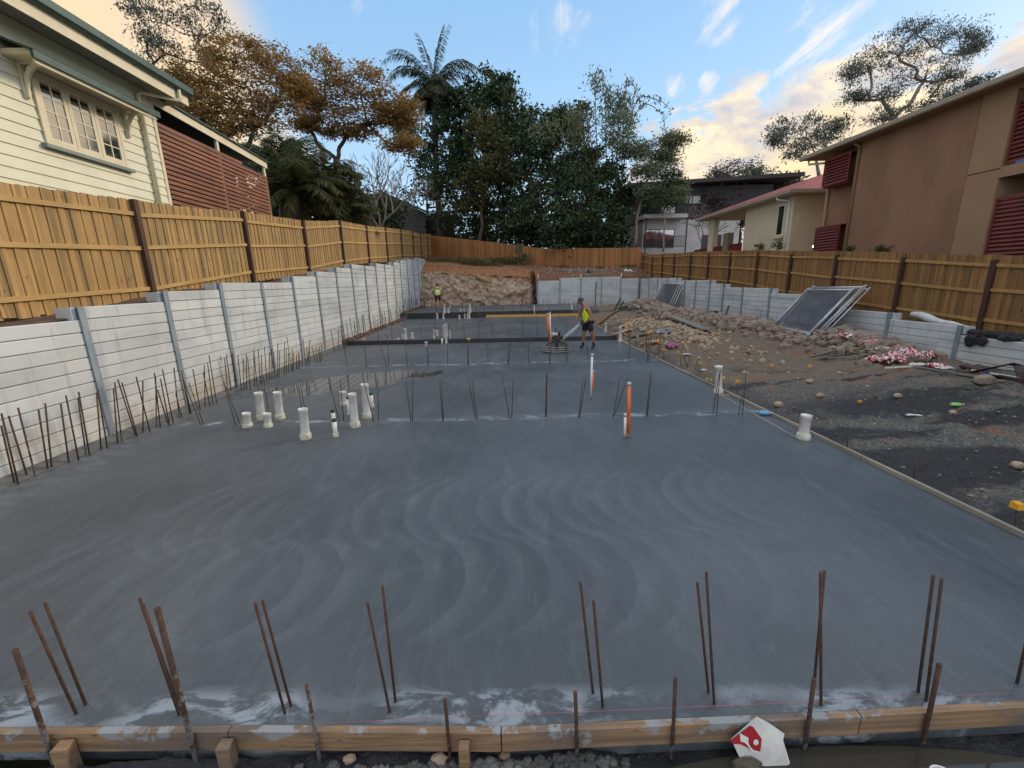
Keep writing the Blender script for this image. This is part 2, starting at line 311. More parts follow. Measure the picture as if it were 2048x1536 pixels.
def _s():
    t=M_SLEEP; x,y,z=t.xyz()[:3]; n=t.noise(1.1,6,.6,t.map((1,.6,2.2))); f=t.noise(30,4,.6)
    row=t.mth('FLOOR',t.mth('DIVIDE',z,.2)); pn=t.wn(t.mth('ADD',t.mth('MULTIPLY',row,7.3),t.mth('FLOOR',t.mth('DIVIDE',t.mth('ADD',y,x),1.9))))
    col=t.mix(pn,(.44,.465,.475),(.56,.58,.58)); col=t.mix(t.rr(n,.42,.75,0,.6),col,(.30,.31,.32)); col=t.mix(t.rr(t.noise(2.3,5,.6,t.map((1,1,.6),(3,3,3))),.58,.75,0,.55),col,(.55,.50,.38))
    st=t.noise(1.0,5,.65,t.map((6,6,.5))); col=t.mix(t.rr(st,.52,.76,0,.6),col,(.21,.22,.225)); col=t.mix(t.mth('MULTIPLY',t.rr(t.vor(1.0,t.map((9,9,9))),.05,.16,.8,0),t.rr(n,.5,.6)),col,(.20,.19,.17))
    col=t.mix(t.mth('MULTIPLY',t.rr(z,-.1,.75,1,0),t.rr(n,.3,.6,.15,.7)),col,(.33,.26,.18))
    t.color(col).bump(t.mth('ADD',t.mth('MULTIPLY',n,.5),t.mth('MULTIPLY',f,.5)),.3,.008); return t.m
_s(); M_SLEEP=M_SLEEP.m
M_GALV=simple('galvanised_steel',(.30,.36,.40),(.20,.25,.285),5,.5,.35,.1,.003,(1,1,.4))
M_GALV2=simple('galvanised_tube',(.55,.57,.58),(.38,.40,.42),9,.4,.5,.05)
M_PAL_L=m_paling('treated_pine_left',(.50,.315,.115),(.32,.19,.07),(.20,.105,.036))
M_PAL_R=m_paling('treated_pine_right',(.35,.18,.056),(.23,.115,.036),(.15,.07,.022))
M_PAL_B=m_paling('treated_pine_back',(.42,.185,.055),(.25,.10,.032),(.17,.06,.016),0,.15,False)
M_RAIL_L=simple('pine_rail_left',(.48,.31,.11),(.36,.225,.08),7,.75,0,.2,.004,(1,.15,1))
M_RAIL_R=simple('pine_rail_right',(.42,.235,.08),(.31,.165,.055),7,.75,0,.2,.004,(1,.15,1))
M_POST=simple('dark_hardwood_post',(.075,.028,.015),(.035,.015,.01),8,.6,0,.3,.006,(1,1,.15))
def m_rust(name,c1,c2,cem):
    t=MT(name,.85,.1); n=t.noise(14,5,.7); x,y,z=t.xyz()[:3]; col=t.mix(t.rr(n,.35,.65),c1,c2)
    m=t.rr(t.mth('ADD',t.noise(22,6,.75),t.mth('MULTIPLY',z,-.28)),.53-.25*cem,.62-.25*cem); t.color(t.mix(m,col,(.21,.20,.185))); 
    w=t.n.new('ShaderNodeTexWave'); w.bands_direction='Z'; w.inputs['Scale'].default_value=18; t.l.new(t.o,w.inputs[0]); t.bump(w.outputs[1],.5,.002); return t.m
M_RUST=[m_rust('rusty_steel_brown',(.105,.048,.028),(.05,.028,.02),0),m_rust('rusty_steel_dark',(.045,.032,.028),(.09,.045,.03),.1),m_rust('rusty_steel_mortar',(.10,.055,.035),(.05,.03,.022),.55)]
M_FORM=simple('formwork_timber',(.36,.21,.11),(.20,.125,.075),3,.7,0,.25,.006,(.12,1,1))
def m_form():
    t=MT('formwork_timber_splashed',.7); n=t.noise(1.6,6,.65,t.map((.6,1,1.5))); g=t.noise(1,5,.6,t.map((1.4,40,40)))
    x,y,z=t.xyz()[:3]; col=t.mix(t.rr(g,.3,.7),(.33,.20,.105),(.17,.105,.058)); col=t.mix(t.rr(n,.42,.6,0,.8),col,(.12,.10,.088)); col=t.mix(t.rr(t.mth('ADD',t.noise(3.7,6,.7,t.map(loc=(4,1,2))),t.mth('MULTIPLY',z,1.2)),.52,.58,0,.85),col,(.26,.28,.29))
    col=t.mix(t.rr(t.vor(1.0,t.map((4,9,9))),0,.12,.8,0),col,(.07,.035,.02))
    t.color(col).bump(g,.3,.004); return t.m
M_FORMF=m_form()
M_FORMS=simple('formwork_timber_cement',(.30,.27,.21),(.18,.16,.13),2.2,.8,0,.3,.006,(1,.4,1))
M_PVC=simple('white_pvc',(.74,.73,.69),(.60,.585,.54),9,.35,0,.03)
M_FOAM=simple('foam_wrap',(.60,.58,.47),(.38,.37,.30),14,.85,0,.5,.01)
M_ORANGE=simple('orange_conduit',(.78,.16,.035),(.62,.11,.025),6,.4,0,.03)
M_BLACK=simple('black_plastic',(.016,.016,.018),(.03,.03,.032),9,.5,0,.1)
M_YEL=simple('yellow_plastic',(.72,.36,.02),(.58,.27,.015),9,.5,0,.05)
M_TIM=simple('raw_timber',(.40,.26,.13),(.27,.165,.08),6,.75,0,.2,.004,(.3,.3,1))
M_ROCK=simple('rubble_stone',(.29,.22,.17),(.14,.108,.085),2.2,.92,0,.7,.03)
M_ROCK2=simple('pale_stone',(.40,.30,.215),(.24,.175,.125),3,.9,0,.5,.02)
# ------------------------------------------------------------------ ground
WL=lambda y:-6.6+.0083*(y-7)      # face of the left retaining wall
WR=11.8; BY=35.6                  # right wall, back wall
def site_h(x,y):
    if y<1.95: 
        base=-.19+.05*fbm(x*2.2,y*2.2,0,4)
        if x>.45: base=min(base,-.17)-.07*smst(.3,.8,x)+.10*smst(2.75,3.1,x)*smst(1.7,1.4,y)
        return base
    h=-.06+.22*smst(7,11.8,x)+.28*smst(10,34,y)
    h+=.42*math.exp(-((x-7.1)/1.3)**2-((y-18.5)/4.0)**2)
    rx=11.0-.10*(y-12); rid=smst(10.3,12.5,y)*smst(34,24,y)
    h+=.42*rid*math.exp(-((x-rx)/.95)**2)
    h+=.45*math.exp(-((x-8.9)/2.0)**2-((y-27.3)/1.8)**2)
    h-=.16*smst(5.9,5.1,x)*smst(5,7,y)*smst(16,12,y)
    h+=.05*fbm(x*.9,y*.9,3,4)+(.06*fbm(x*3,y*3,1,5) if y<26 else .03)+(.035*abs(fbm(x*7,y*7,6,3)) if y<14 else 0)
    h-=.05*smst(.25,.0,abs(((x-8.3)-.45*(y-7)+1.0)))*smst(12,9,y)
    h+=rid*.06*abs(fbm(x*5,y*5,2,3))
    if x<5.3: h=min(h,-.02+ (.17 if y>17 else 0)+(.35 if y>28 else 0))
    return h
def grid(xs,ys,fz,fx=None):
    vs=[]; fs=[]
    for y in ys:
        for x in xs:
            X=fx(x,y) if fx else x; vs.append((X,y,fz(X,y)))
    n=len(xs)
    for j in range(len(ys)-1):
        for i in range(n-1): a=j*n+i; fs.append((a,a+1,a+n+1,a+n))
    return vs,fs
def lin(a,b,st): 
    n=max(1,int(round((b-a)/st))); return [a+(b-a)*i/n for i in range(n+1)]
def struct(o): o['kind']='structure'; return o
mb=MB(); xs=lin(-6.9,4.8,.25)+lin(4.88,11.9,.08); ys=lin(1.93,14,.08)+lin(14.1,30,.14)[1:]+lin(30.2,35.7,.3)
mb.add(*grid([x for x in xs if x>=4.8],ys,site_h),smooth=True)
mb.add(*grid(lin(-7,12,.06),lin(-.5,1.93,.06),site_h),smooth=True)
struct(mb.build('ground',M_SITE))
def fence_back_y(x): return 50-(x+7.2)*12/19.8
def bank_h(x,y):
    top=4.55-.05*(x+6) if x<4 else 3.9-.09*(x-4)
    fy=fence_back_y(x); zb=5.4-(x+7.2)*.125 if x<5 else 3.85-(x-5)*.07
    y0=BY+.1; 
    s0=2.34 if x>3.3 else 3.0-.07*x
    k=smst(y0,fy,y); z=s0+(zb-s0)*min(1,max(0,(y-y0)/(fy-y0)))**(.8 if x<3.3 else .5)
    if y>fy: z=zb+min(.03*(y-fy),2.5)
    return z+.09*fbm(x*.6,y*.6,5,4)+.05*fbm(x*2.5,y*2.5,5,3)
# cut bank on the left: steep face then slope
mb=MB(); nu,nv=150,46; vs=[]; fs=[]
for j in range(nv):
    for i in range(nu):
        u=i/(nu-1); v=j/(nv-1); x=-6.35+u*10.0; zt=3.0-.07*x-.5*smst(.9,1,u)
        if v<.6:
            a=v/.6; z=.2+(zt-.25)*a; y=36.2+1.3*a**1.6+.25*math.sin(u*7); 
            c=MN.voronoi(Vector((x*2.2,z*2.6,0)))[0][0]; y+=.34*(c-.3)*(1-.3*a)+.25*fbm(x*1.5,z*1.5,1,5); z+=.10*fbm(x*3,z*4,7,3)*(1 if v>0 else 0)
        else:
            a=(v-.6)/.4; y=37.5+.25*math.sin(u*7)*(1-a)+a*1.6; z=zt-.05+a*(bank_h(x,39.1)-zt+.05)+.06*fbm(x*3,y*3,2,4)
        if u>.93: y+= (u-.93)/.07*.9
        vs.append((x,y,z))
for j in range(nv-1):
    for i in range(nu-1): a=j*nu+i; fs.append((a,a+1,a+nu+1,a+nu))
mb.add(vs,fs,smooth=False)
struct(mb.build('cut_bank',M_BANK))
skf=lambda y0:(lambda x,y:bank_h(x,y)-(1.6 if y<y0 else 0))
mb=MB(); mb.add(*grid(lin(-7.3,3.6,.2),[38.79]+lin(38.8,52,.25)+[60,80,130],skf(38.795)),smooth=True)
mb.add(*grid(lin(3.2,12.7,.2),[BY+.15,BY+.16]+lin(36,52,.25)+[60,80,130],skf(BY+.155)),smooth=True)
struct(mb.build('bank_slope',M_BANK))
M_GR=simple('lawn',(.055,.075,.025),(.09,.07,.035),2,.95,0,.5,.05)
def left_h(x,y): 
    z=np.interp(y,[0,6,7,8.8,10.6,14,16,18,20,24,28,32,36,40,50,60,200],[1.75,1.93,2.1,2.3,2.45,2.6,2.85,3.05,3.25,3.45,3.6,4.1,4.35,4.6,5.3,5.6,7])
    return float(z)-.05+.05*fbm(x,y,8,3)+.3*smst(-8,-16,x)
mb=MB(); mb.add(*grid(lin(-60,-8,2)+lin(-7.9,-6.72,.12),lin(0,60,.3)+[70,90,140,260],left_h),smooth=True)
struct(mb.build('left_terrace',simple('dark_soil',(.07,.045,.03),(.13,.075,.045),4,.95,0,.6,.05)))
def right_h(x,y):
    z=np.interp(y,[0,10.5,12.5,14.7,16.4,18.4,22.3,23.8,28.3,36,38,60,200],[.75,.85,1.05,1.22,1.42,1.65,1.85,2.0,2.2,2.6,3.2,3.6,5])
    return float(z)-.06+.05*fbm(x,y,9,3)+.5*smst(12.8,15,x)
mb=MB(); mb.add(*grid(lin(11.92,13,.12)+lin(13.5,60,1.5),lin(0,60,.3)+[70,90,140,260],right_h),smooth=True)
struct(mb.build('right_terrace',simple('dark_soil_right',(.09,.055,.035),(.15,.085,.05),4,.95,0,.6,.05)))
mb=MB(); vs,fs=[],[]; 
mb.add([(-1500,-300,-.9),(1500,-300,-.9),(1500,2500,-.9),(-1500,2500,-.9)],[(0,1,2,3)]); mb.add([(-700,100,4.6),(700,100,4.6),(700,1500,16),(-700,1500,16)],[(0,1,2,3)])
struct(mb.build('far_ground',M_GR))
def GH(px,py,zoff=0):   # where a pixel's ray meets the building site
    d=ray(px,py); t=2.0
    while t<60:
        p=CP+d*t
        if p.z<=site_h(p.x,p.y)+zoff: return Vector((p.x,p.y,site_h(p.x,p.y)))
        t+=.03
    return PG(px,py)
# ------------------------------------------------------------------ slabs
Z2,Z3=.17,.55
def slab(name,pts,z0,z1,res=None):
    mb=MB(); mb.prism([(x,y,z0) for x,y in pts],(0,0,z1-z0)); return struct(mb.build(name,MC))
slab('concrete_slab',[(WL(1.9)-.02,2.17),(-3.4,2.052),(-1.6,1.977),(-.05,1.888),(2.0,1.876),(4.86,1.881),(4.86,17.35),(-6.5,17.9)],-.25,0)
slab('concrete_slab',[(-6.52,17.9),(4.86,17.35),(4.9,28.0),(-6.43,28.6)],-.25,Z2)
slab('concrete_slab',[(-6.43,28.6),(6.6,27.8),(6.9,35.3),(-6.36,37.2)],-.25,Z3)
# dark exposed step faces
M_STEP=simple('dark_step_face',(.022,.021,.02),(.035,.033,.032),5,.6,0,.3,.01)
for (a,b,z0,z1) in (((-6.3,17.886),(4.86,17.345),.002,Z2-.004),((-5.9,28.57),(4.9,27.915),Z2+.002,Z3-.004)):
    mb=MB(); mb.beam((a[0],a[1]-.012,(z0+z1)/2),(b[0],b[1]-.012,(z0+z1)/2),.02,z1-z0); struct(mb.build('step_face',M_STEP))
# mortar haunch / dirty strip between slab and left wall
mb=MB(); n=120
for i in range(n):
    y=2+i*15.8/n; y2=2+(i+1)*15.8/n; w=.22+.07*fbm(y*2,0,4); w2=.22+.07*fbm(y2*2,0,4)
    mb.add([(WL(y)-.01,y,.075),(WL(y)+w,y,.004),(WL(y2)+w2,y2,.004),(WL(y2)-.01,y2,.075)],[(0,1,2,3)],True)
struct(mb.build('mortar_strip',simple('damp_mortar',(.13,.13,.125),(.08,.08,.078),6,.8,0,.6,.03)))
# mud and rock line along the wall on the two upper slabs
mb=MB()
for k in range(420):
    y=random.uniform(18,36.5); z=Z2 if y<28.3 else Z3; x=WL(y)+.12+abs(random.gauss(0,.16)); r=random.uniform(.03,.10)
    mb.ball((x,y,z+r*.2),r,1,.35,k)
tag(mb.build('earth_rubble',simple('red_soil_clods',(.20,.10,.06),(.10,.06,.045),6,.95,0,.5,.02)),'reddish clods of soil along the foot of the left sleeper wall beside the raised slabs','rubble',kind='stuff')
# ------------------------------------------------------------------ formwork
def board(name,mat,a,b,th,zc,h,label,seg=0):
    o=MB().beam((a[0],a[1],zc),(b[0],b[1],zc),th,h).build(name,mat); bv=o.modifiers.new('b','BEVEL'); bv.width=.004; bv.segments=2
    return tag(o,label,'board',)
xj=[-3.4,-1.6,-.05,2.0,4.95]; yj=[2.03,1.955,1.866,1.854,1.86]
lbl=['splashed formwork board along the near slab edge, leftmost length beside the corner of the photo','near formwork board between the first wooden peg and the middle peg','near formwork board left of the red and white carton','near formwork board running off to the lower right behind the carton']
for i in range(4):
    ya=1.925-.018*i*(1 if i<3 else 1); o=board('formwork_board',M_FORMF,(xj[i]+.003,yj[i]),(xj[i+1]-.003,yj[i+1]),.042,-.066+.002*(i%2),.136,lbl[i]); o['group']='boards along the near slab edge'
sj=[1.9,5.2,8.6,12.6,17.3]
sl_=['cement stained form board at the right slab edge, nearest length at the lower right','form board at the right slab edge beside the nearest white capped pipe','form board at the right slab edge beside the tall white pipe','farthest form board of the lower slab, ending at the dark step']
for i in range(4):
    board('formwork_board',M_FORMS,(4.885,sj[i]+.004),(4.885,sj[i+1]-.004),.045,-.055,.21,sl_[i])['group']='boards along the right slab edge'
board('formwork_board',M_TIM,(4.92,17.4),(4.95,27.7),.045,.10,.22,'bare timber form board at the right edge of the second slab behind the trowelling worker')
board('formwork_board',simple('yellow_formply',(.60,.36,.13),(.46,.26,.09),4,.7,0,.15,.004,(.1,1,1)),tuple(PG(972,636,Z2))[:2],tuple(PG(1158,632.5,Z2))[:2],.045,Z2+.10,.17,'long pale yellow board standing against the upper dark step')
# wooden square pegs in front of the near board
for i,(px,py0,w,lb) in enumerate(((60,1482,.085,'wooden peg of square timber at the lower left corner of the slab edge'),(420,1478,.078,'wooden peg of square timber at the joint of the near boards'),(926,1466,.062,'small wooden peg below the near board at the middle of the slab edge'))):
    p=PD(px,py0,1.81); mb=MB(); h=w/2; x=p.x
    yy_=float(np.interp(x,xj,yj))-.024-h; mb.box((x-h,yy_-h*.8,-.35),(x+h*.9,yy_+h*.9,-.022-.004*i),rz=.05-.04*i); o=mb.build('timber_peg',M_FORMF); tag(o,lb,'peg','timber pegs on the near formwork'); bv=o.modifiers.new('b','BEVEL'); bv.width=.006
# ------------------------------------------------------------------ retaining walls
def retaining(name,label,posts,tops,P,inward,zb,mat=M_SLEEP,stub=True):
    """posts: params along the wall; P(t) gives the face point; inward = unit vector towards the site"""
    T=thing(name,P(posts[0]),label,'retaining wall'); inn=Vector(inward)
    for i in range(len(posts)-1):
        a,b=P(posts[i]),P(posts[i+1]); d=(b-a).normalized(); zt=tops[i]; mb=MB(); z=zt; b0=zb(posts[i])
        while z>b0-.05:
            g=.008; off=-inn*.055
            p=a+d*.02+off; q=b-d*.02+off; pj=random.uniform(-.003,.003)
            p=Vector((p.x,p.y,z-.1))+inn*pj; q=Vector((q.x,q.y,z-.1))+inn*pj
            c=.012; w=.075; vs=[]
            for e in (p,q):
                for (u,v) in ((-w/2,-.1+g),(w/2-c,-.1+g),(w/2,-.1+g+c),(w/2,.1-c),(w/2-c,.1),(-w/2,.1)): vs.append(e+inn*u+Vector((0,0,v)))
            mb.add(vs,[(0,1,2,3,4,5)[::-1],(6,7,8,9,10,11)]+[(k,(k+1)%6,6+(k+1)%6,6+k) for k in range(6)]); z-=.2
        mb.build('sleeper_stack',mat,T)
    for i,t in enumerate(posts):
        a=P(t); zt=max(tops[max(i-1,0)],tops[min(i,len(tops)-1)]); d=(P(t+.1)-P(t)).normalized(); b0=zb(t)-.3; mb=MB()
        if name=='x': pass
        for off,dep,wd in ((.006,.012,.115),(-.10,.012,.115)):
            c=a+inn*off; vs=[(c+d*(wd/2)*s1+inn*dep/2*s2+Vector((0,0,z))) for z in (b0,zt+.012) for s1,s2 in ((-1,-1),(1,-1),(1,1),(-1,1))]
            vs=[(v.x,v.y,v.z) for v in vs]; mb.add(vs,[(0,1,2,3),(7,6,5,4),(0,4,5,1),(1,5,6,2),(2,6,7,3),(3,7,4,0)])
        c=a-inn*.047; vs=[(c+d*.005*s1+inn*.047*s2+Vector((0,0,z))) for z in (b0,zt+.010) for s1,s2 in ((-1,-1),(1,-1),(1,1),(-1,1))]
        mb.add(vs,[(0,1,2,3),(7,6,5,4),(0,4,5,1),(1,5,6,2),(2,6,7,3),(3,7,4,0)]); mb.build('steel_post',M_GALV,T)
        # concrete return block where the wall steps up
        if stub and i and i<len(tops) and abs(tops[i]-tops[i-1])>.1:
            zz=max(tops[i],tops[i-1]); s=-1 if tops[i]>tops[i-1] else 1
            p=a+d*s*.07-inn*.06; q=a+d*s*.07-inn*.30; MB().beam((p.x,p.y,zz-.10),(q.x,q.y,zz-.10),.075,.19).build('return_sleeper',mat,T)
    return T
pl=[161,330,440,523,584,632,671,702,729,750.5,769,786.5,799.5,813,825,835,844,850]
ty=[618,586,566,566,552,543,534,528,530,526,528,524,519.7,516,518,515,517,517]
yl=[1.5,3.3,5.1]+[PL(px,py,-6.6,7,-6.35,37).y for px,py in zip(pl,ty)]
tl=[1.8,1.8,2.0,2.2,2.4,2.56,2.56,2.76,2.95,3.15,3.35,3.35,3.55,3.55,3.78,3.99,4.2,4.22,4.45,4.5,4.5]
def zl(t): return 0 if t<17.8 else (Z2 if t<28 else Z3)
retaining('left_retaining_wall','tall pale grey concrete sleeper wall with steel posts rising in steps along the left side',yl,tl,lambda t:Vector((WL(t),t,0)),(1,0,0),zl)
yr=[6.0,8.2,10.5,12.55,14.7,16.4,18.4,20.5,22.3,23.8,25.5,27,28.3,29.9,31.7,33.5,35.55]
tr=[.67,.85,1.08,1.27,1.47,1.7,1.9,1.9,2.07,2.26,2.26,2.26,2.42,2.42,2.42,2.42]
retaining('right_retaining_wall','lower grey concrete sleeper wall stepping down towards the camera along the right side',yr,tr,lambda t:Vector((WR,t,0)),(-1,0,0),lambda t:0)
bx=[3.35,5.15,6.9,8.6,10.2,WR-.12]; bt=[2.42,2.61,2.61,2.62,2.45]
BW=retaining('back_retaining_wall','grey concrete sleeper wall facing the camera across the back right of the site',bx,bt,lambda t:Vector((t,BY,0)),(0,-1,0),lambda t:.4,stub=False)
for x,z in ((3.38,.35),(6.9,.28),(10.2,.3)):
    MB().tube([(x,BY-.03,2.45),(x,BY-.03,2.6+z)],.03,6).build('post_stub',M_PVC,BW)
# ------------------------------------------------------------------ timber fences
def fence(name,label,P,stations,topz,botz,inn,M_p,M_r,post_h=0,rails=True,pal=.105,seed=1,posts=True,postlow=0):
    rd=random.Random(seed); T=thing(name,P(stations[0]),label,'fence'); inn=Vector(inn)
    for i in range(len(stations)-1):
        s0,s1=stations[i],stations[i+1]; mb=MB(); L=(P(s1)-P(s0)).length; n=max(2,int(L/pal)); d=(P(s1)-P(s0)).normalized()
        sag=-.04*rd.random()
        for k in range(n):
            u=(k+.5)/n; s=s0+(s1-s0)*u; c=P(s); zt=topz(s)+sag*4*u*(1-u)+rd.uniform(-.012,.012); zb=botz(s)+rd.uniform(-.04,.02); back=.0 if k%2 else -.016
            hw=pal*.53 if k%2 else pal*.66; c=c+inn*back; tilt=rd.uniform(-.004,.004)
            vs=[]
            for z,tl_ in ((zb,0),(zt,tilt)):
                for a,b in ((-1,-1),(1,-1),(1,1),(-1,1)): q=c+d*(a*hw+tl_)+inn*(b*.0065); vs.append((q.x,q.y,z))
            mb.add(vs,[(0,1,2,3),(7,6,5,4),(0,4,5,1),(1,5,6,2),(2,6,7,3),(3,7,4,0)])
        mb.build('paling_panel',M_p,T)
        if rails:
            for fr in (.87,.53,.13):
                f=lambda s:botz(s)+(topz(s)-botz(s))*fr
                p=P(s0)+d*.05+inn*.031; q=P(s1)-d*.05+inn*.031; j=rd.uniform(-.03,.03)
                MB().beam((p.x,p.y,f(s0)+j),(q.x,q.y,f(s1)+rd.uniform(-.03,.03)),.038,.078).build('rail',M_r,T)
    if posts:
        for s in stations:
            c=P(s)+inn*.045; MB().beam((c.x,c.y,botz(s)-.35-postlow),(c.x,c.y,topz(s)+post_h),.105,.105,up=tuple(inn)).build('post',M_POST,T)
    return T
FL=lambda s:Vector((-7.4+.0047*(s-7),s,0))
sl=[1.5,5.5,9.55,13.47,17.45,21.5,25.7,30.0,34.6,39.4,43.3,47.3,50.2]
_t=([0,7.2,9.6,13.5,17.45,21.4,25.6,29.9,34.5,39.5,43.4,47.7,50.5],[3.9,4.08,4.24,4.6,4.88,5.40,5.68,6.1,6.5,6.93,7.1,7.5,7.75])
_b=([0,6.6,9.5,13.5,17.4,21.7,25.9,30.2,34.7,39.4,43.4,50],[1.9,2.06,2.2,2.62,2.88,3.35,3.7,3.92,4.3,4.55,4.8,5.4])
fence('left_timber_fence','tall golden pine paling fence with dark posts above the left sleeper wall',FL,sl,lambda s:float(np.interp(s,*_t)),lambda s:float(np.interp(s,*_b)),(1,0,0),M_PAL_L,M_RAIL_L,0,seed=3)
FR=lambda s:Vector((12.6,s,0)); sr=[5.9,8.3,10.7,13.2,15.9,18.4,20.8,23.3,25.7,28.1,30.7,32.9,35.1,37.3,38.2]
_tr=([5,10.7,13.2,15.9,18.4,20.8,23.3,25.7,28.1,30.7,32.9,35.1,37.4,38.5],[2.4,2.83,3.02,3.26,3.44,3.65,3.78,3.9,4.05,4.1,4.22,4.26,4.55,4.7])
_br=([5,10.7,13.2,15.9,18.4,20.8,23.3,25.7,28.1,33,37.5],[.75,.95,1.12,1.3,1.5,1.75,1.95,2.1,2.25,2.6,2.95])
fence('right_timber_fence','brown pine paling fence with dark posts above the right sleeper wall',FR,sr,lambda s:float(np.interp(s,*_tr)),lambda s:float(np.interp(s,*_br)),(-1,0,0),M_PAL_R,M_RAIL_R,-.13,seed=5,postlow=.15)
FB=lambda s:Vector((s,fence_back_y(s)-.02,0)); sb=lin(-7.15,12.55,2.46)
_tb=([-7.2,-.5,5,12],[7.6,6.42,5.42,5.05]); _bb=([-7.2,.4,5,8.4,12],[5.1,4.45,3.6,3.35,3.05])
nb=Vector((-12/19.8,-1,0)).normalized()
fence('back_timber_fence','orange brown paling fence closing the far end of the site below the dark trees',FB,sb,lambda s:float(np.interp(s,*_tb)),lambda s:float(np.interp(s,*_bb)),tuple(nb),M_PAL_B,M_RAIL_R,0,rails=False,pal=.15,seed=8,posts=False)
# ------------------------------------------------------------------ starter bars
def bar(b,t,z=0.0,r=.0085,mat=0,label='',group=None,name='starter_bar',ylean=0,hook=None,low=.04,cat='rebar'):
    p=PG(b[0],b[1],z); q=PD(t[0],t[1],p.y+ylean); d=(q-p).normalized(); pts=[p-d*low,q]
    mb=MB()
    if hook is not None: 
        h=PD(hook[0],hook[1],p.y); m=(q-p).length; c=.03; pts=[p-d*low,q-d*c,q+(h-q).normalized()*c,h]
    o=mb.tube([tuple(v-p) for v in pts],r,6).build(name,M_RUST[mat]); o.location=p; return tag(o,label,cat,group)
FR_=[((152.7,1428),(60,1223)),((171.6,1409.6),(90,1206)),((358.5,1430.5),(279,1196)),((362,1420),(286,1210)),((570,1427),(510,1206)),((582,1412),(525,1201)),((779.5,1424),(735,1206)),((791,1404),(765,1171.5)),((1186,1386.6),(1161,1165)),((1205.5,1414),(1187,1201)),((1417,1384),(1394.7,1165)),((1428.5,1408),(1412.7,1145)),((1627,1382),(1649,1141)),((1642,1409),(1641,1144)),((1836,1384),(1867,1150)),((1852,1401),(1884,1156)),((2034,1367),(2075,1190))]
for i,(b,t) in enumerate(FR_):
    pn=i//2; side=('front','rear') if b[1]>FR_[min(i+1,16)][0][1] or (i%2 and b[1]<FR_[i-1][0][1]) else ('rear','front')
    other=FR_[i^1] if (i^1)<17 else None
    w='' if other is None else (' left' if b[0]<other[0][0] else ' right')
    lb=f"rusty bar,{w} one of the {ORD[pn]} pair from the left in the nearest row" if other else "starter bar cut by the right edge of the photo in the nearest row"
    bar(b,t,0,.0082 if i not in(2,3) else .0075,0 if i<8 or i in(10,13) else 1,lb,'starter bars in the nearest row')
# steel pegs outside the near form board
PG_=[((105,1517),(30,1299),2,.013),((390,1507),(314,1216),2,.014),((637,1503),(613.6,1370),2,.010),((898,1488),(889.7,1397),0,.010),((1154.6,1497),(1150.6,1384),1,.011),((1345.6,1491),(1351,1356),1,.011),((1612,1486),(1628,1358),1,.011),((1848,1480),(1879,1328),0,.012)]
for i,(b,t,m,r) in enumerate(PG_):
    p=PD(b[0],b[1],float(np.interp(PD(b[0],b[1],1.85).x,xj,yj))-.038); bb=p; q=PD(t[0],t[1],bb.y-.0)
    o=MB().tube([(0,0,-.12),tuple((q-bb)*.5),tuple(q-bb)],r,8).build('steel_peg',M_RUST[m]); o.location=bb
    tag(o,('mortar crusted' if m==2 else 'rusty')+f" steel peg outside the near form board, {ORD[i]} from the left",'steel peg','steel pegs against the near form board')
R2=[((401.6,850),(366,757)),((406.5,847.5),(378,766)),((471.3,850.5),(447,763)),((479,846),(449,768)),((529.3,828),(513,764.4)),((537.2,826),(526.7,753.8)),((609,850),(597,775)),((615,847),(599,759)),((679.4,845),(658,762.6)),((687.3,841),(680.5,759)),((747.3,844),(728.3,764.4)),((757.3,840),(754.6,756.5)),((821.8,841.7),(812,764.5)),((824.8,841),(825.7,757)),((885.2,841),(879.3,762)),((886.7,841),(883.6,758)),((950.5,836),(936.8,756)),((954.4,839),(943.8,759)),((1018.6,835.6),(1004.4,751)),((1023.4,838),(1026.5,756)),((1090.8,833),(1093,750)),((1092.7,833.5),(1094.4,745.4)),((1157.5,836),(1165.7,755.4)),((1159,835),(1172.4,752)),((1226.2,833.8),(1239,757.5)),((1228,833),(1257,750)),((1292.8,831.7),(1301,742)),((1294.6,832),(1303.4,750)),((1425.3,828),(1438.6,747.5)),((1433,831),(1440.5,739.6)),((1477,828),(1487,773)),((1484.8,829.7),(1492.7,740.5))]
for i,(b,t) in enumerate(R2):
    bar(b,t,0,.0075,0 if i<6 or i%3==0 else 1,f"rusty bar,{' left' if i%2==0 else ' right'} one of the {ORD[i//2]} pair from the left, middle row",'starter bars in the middle row')
R3=[((695.2,734.8),(684.7,677.3)),((733.3,734.8),(727.5,680)),((773.8,733.6),(756,675)),((777.6,733),(774.5,672)),((814.8,732.4),(809.5,679.7)),((854.8,730.7),(853.5,686)),((857.5,730.7),(855.5,683)),((895.4,730),(895,672.7)),((936,729.7),(934,690)),((937,729.9),(937,680)),((976,728.8),(975.4,672.5)),((1016,728),(1016.8,683)),((1017,728),(1022,682)),((1057,727.3),(1056.6,672.6)),((1098.6,727.3),(1098,668)),((1100,727),(1103.5,670)),((1132,725.5),(1129.5,672)),((1135.8,725.6),(1131.5,670)),((1176.8,724.2),(1173,676)),((1256.8,723.3),(1261.3,668.9)),((1295.2,722.6),(1293.2,669)),((1296,722.4),(1302,669)),((1317,719.3),(1320,672.7))]
for i,(b,t) in enumerate(R3):
    bar(b,t,0,.0085,1 if i%2 else 0,f"thin dark starter bar, {od(i)} from the left in the third row before the dark step",'starter bars in the third row')
